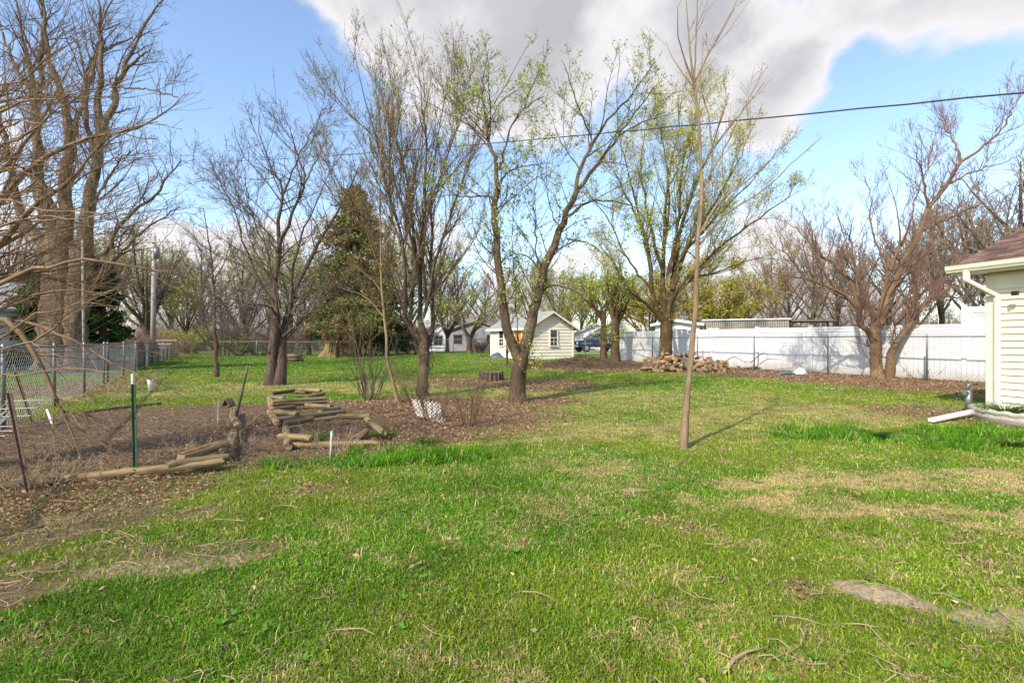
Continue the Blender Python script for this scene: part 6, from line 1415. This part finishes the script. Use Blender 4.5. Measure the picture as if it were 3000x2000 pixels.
leafy_tree(1640, 56, 9.5, 8.0, 'hazy yellow green leafing tree above the right side of the shed', 9, 'bark_maple', 'twig_olive', [('leaf_lime', 1.6, .08, .15)], 69, .2, .2, dens=(1.3, 1.9, 2.0))
leafy_tree(430, 40, 11.5, 10, 'bare wide tree just behind the utility pole', 9, 'bark_grey', 'twig_grey', None, 60, .36, .2, dens=(1.6, 2.0, 2.0))
leafy_tree(40, 27, 9.5, 7, 'bare brown tree at the far left edge behind the blue house', 9, 'bark_grey', 'twig_brown', [('leaf_olive', .5, .05, .1)], 61, .22, .2, dens=(1.6, 2.2, 2.2))

# ------------------------------------------------------------------ wooded horizon
def proto(seed, h, w, limbs, tm, leaf=None):
    rg = np.random.default_rng(seed); T = Tree(60, rg, .05); T.Q = 8; r = .26
    T.world([(0, 0, -.1), (.1, 0, h*.3), (.15*rg.normal(), .1, h*.62), (0, 0, h*.93)], r, .03)
    for i in range(limbs):
        a = i*2.4+rg.random(); b = h*(.15+.5*i/limbs); s_ = w/2*(.6+.5*rg.random())*(1-.35*i/limbs); hh = b+(h-b)*(.5+.4*rg.random())
        T.world([(0, 0, b), (math.cos(a)*s_*.4, math.sin(a)*s_*.4, b+(hh-b)*.35), (math.cos(a)*s_*.8, math.sin(a)*s_*.8, b+(hh-b)*.75), (math.cos(a)*s_, math.sin(a)*s_, hh)], r*.42, .015)
    return finish(T, (0, 0, 0), 'bare_tree', 'x', 'tree', 'bark_grey', tm, [dict(dens=1.5, t0=.15, lens=(1.0, 2.8), ang=(25, 50), up=.3, wig=.13, rmax=.03, rtip=.009, Q=6), dict(dens=1.5, t0=.1, lens=(.5, 1.4), ang=(25, 55), up=.15, wig=.14, rmax=.014, rtip=.008, Q=5), dict(dens=1.6, t0=.2, lens=(.3, .8), ang=(25, 60), rmax=.009, rtip=.006, Q=3)], leaf, 6, 'trees on the wooded horizon')
def horizon():
    pr = [proto(71, 12, 8, 11, 'twig_far'), proto(72, 11, 9, 12, 'twig_far', [('leaf_lime', 2.2, .09, .2)]), proto(73, 12.5, 7, 10, 'twig_far', [('leaf_olive', 1.4, .09, .2)]), proto(74, 10, 8, 12, 'twig_far')]
    used = [False]*4; rg = np.random.default_rng(77)
    spots = [(30, 46, 1.0, 'at the left edge behind the old thick trunk'), (210, 52, 1.05, 'behind the old thick trunk'), (330, 50, .9, 'between the cedar and the utility pole'), (420, 62, 1.0, 'far behind the utility pole'), (500, 66, .95, 'far right of the utility pole'), (590, 60, 1.0, 'behind the young tree at left'), (650, 70, 1.1, 'left of the white blossoms'), (715, 56, .95, 'among the left white blossoms'),
             (790, 62, 1.05, 'straight behind the twin trunk'), (850, 54, .9, 'just right of the twin trunk'), (925, 66, 1.15, 'left behind the tall pine'), (990, 58, 1.0, 'close behind the tall pine'), (1075, 64, 1.1, 'right behind the tall pine'), (1140, 55, 1.1, 'left behind the many stemmed tree'), (1205, 62, 1.2, 'straight behind the many stemmed tree'), (1290, 66, 1.0, 'above the grey house'), (1340, 70, .95, 'behind the grey house roof'),
             (1420, 72, .9, 'left behind the shed roof'), (1560, 70, .85, 'right behind the shed roof'), (1640, 66, .9, 'above the right side of the shed roof'), (1705, 78, .9, 'above the blue car'), (1745, 84, .95, 'behind the small white garage'), (1850, 80, 1.0, 'behind the larger white garage'), (1960, 76, 1.0, 'behind the big fence side tree'), (2040, 66, .95, 'behind the slender lawn sapling'), (2160, 70, .9, 'above the middle of the mobile home'),
             (2260, 62, .95, 'above the right part of the mobile home'), (2310, 54, .8, 'left above the carport'), (2380, 50, .85, 'right above the carport'), (2450, 56, .95, 'behind the bare forked shrub'), (2520, 48, .85, 'left behind the spreading tree'), (2600, 54, 1.0, 'straight behind the spreading tree'), (2680, 46, .9, 'right behind the spreading tree'), (2760, 50, 1.0, 'behind the tall fence step'), (2830, 42, .95, 'just left of the house roof'), (2900, 40, 1.1, 'behind the red roof edge'), (2990, 38, 1.25, 'above the red roof at the right edge')]
    kinds = ['tall bare grey brown tree', 'yellow green leafing tree', 'slim olive budding tree', 'low spreading bare tree']
    for i, (px, Y, sc, where) in enumerate(spots):
        k = (i*3+i//4) % 4 if px < 2250 else [0, 2, 0, 3][i % 4]
        g = P(px, 1000, Y); lab = kinds[k]+' '+where; loc = (g.x, g.y, gzf(g.x, g.y)); sc *= 1.18; s3 = (sc*rg.uniform(.9, 1.15), sc*rg.uniform(.9, 1.15), sc*rg.uniform(.88, 1.08))
        if not used[k]:
            o = pr[k]; used[k] = True; o.location = loc; o.rotation_euler = (0, 0, rg.random()*6.28); o.scale = s3; o['label'] = lab
        else: copy_tree(pr[k], loc, rg.random()*6.28, s3, lab)
    # tangled undergrowth along the far side
    n = 6500; px = rg.uniform(-150, 3150, n); Y = rg.uniform(56, 84, n)-(px > 2300)*rg.uniform(0, 6, n); x = (px-CX)/FPX*Y; keep = ~((px > 1650) & (px < 1800)) | (Y > 78); x, Y = x[keep], Y[keep]; n = len(x)
    h = (1.6+6.5*rg.random(n)**2); pts = np.zeros((n, 6, 3)); cur = np.stack([x, Y, gz(x, Y)-.05], 1); pts[:, 0] = cur; d = unit(np.stack([rg.normal(size=n)*.25, rg.normal(size=n)*.25, np.ones(n)], 1))
    for k in range(1, 6): d = unit(d+rg.normal(size=(n, 3))*.12); cur = cur+d*(h/5)[:, None]; pts[:, k] = cur
    rd = np.tile(np.linspace(.03, .012, 6)[None], (n, 1)); mb = MB(); mb.tubes(pts, rd*.7, 3)
    p1, r1 = grow(pts, rd*.7, rg, 2.2, .05, (.6, 1.6), (25, 60), up=.2, wig=.15, rmax=.018, rtip=.01, Q=4); mb.tubes(p1, r1, 3)
    p2, r2 = grow(p1, r1, rg, 1.8, .1, (.3, .9), (25, 60), wig=.15, rmax=.012, rtip=.008, Q=3); mb.tubes(p2, r2, 3)
    tag(mb.build('undergrowth', 'twig_far'), 'tangled brown undergrowth along the wooded horizon', 'undergrowth', kind='stuff')
horizon()
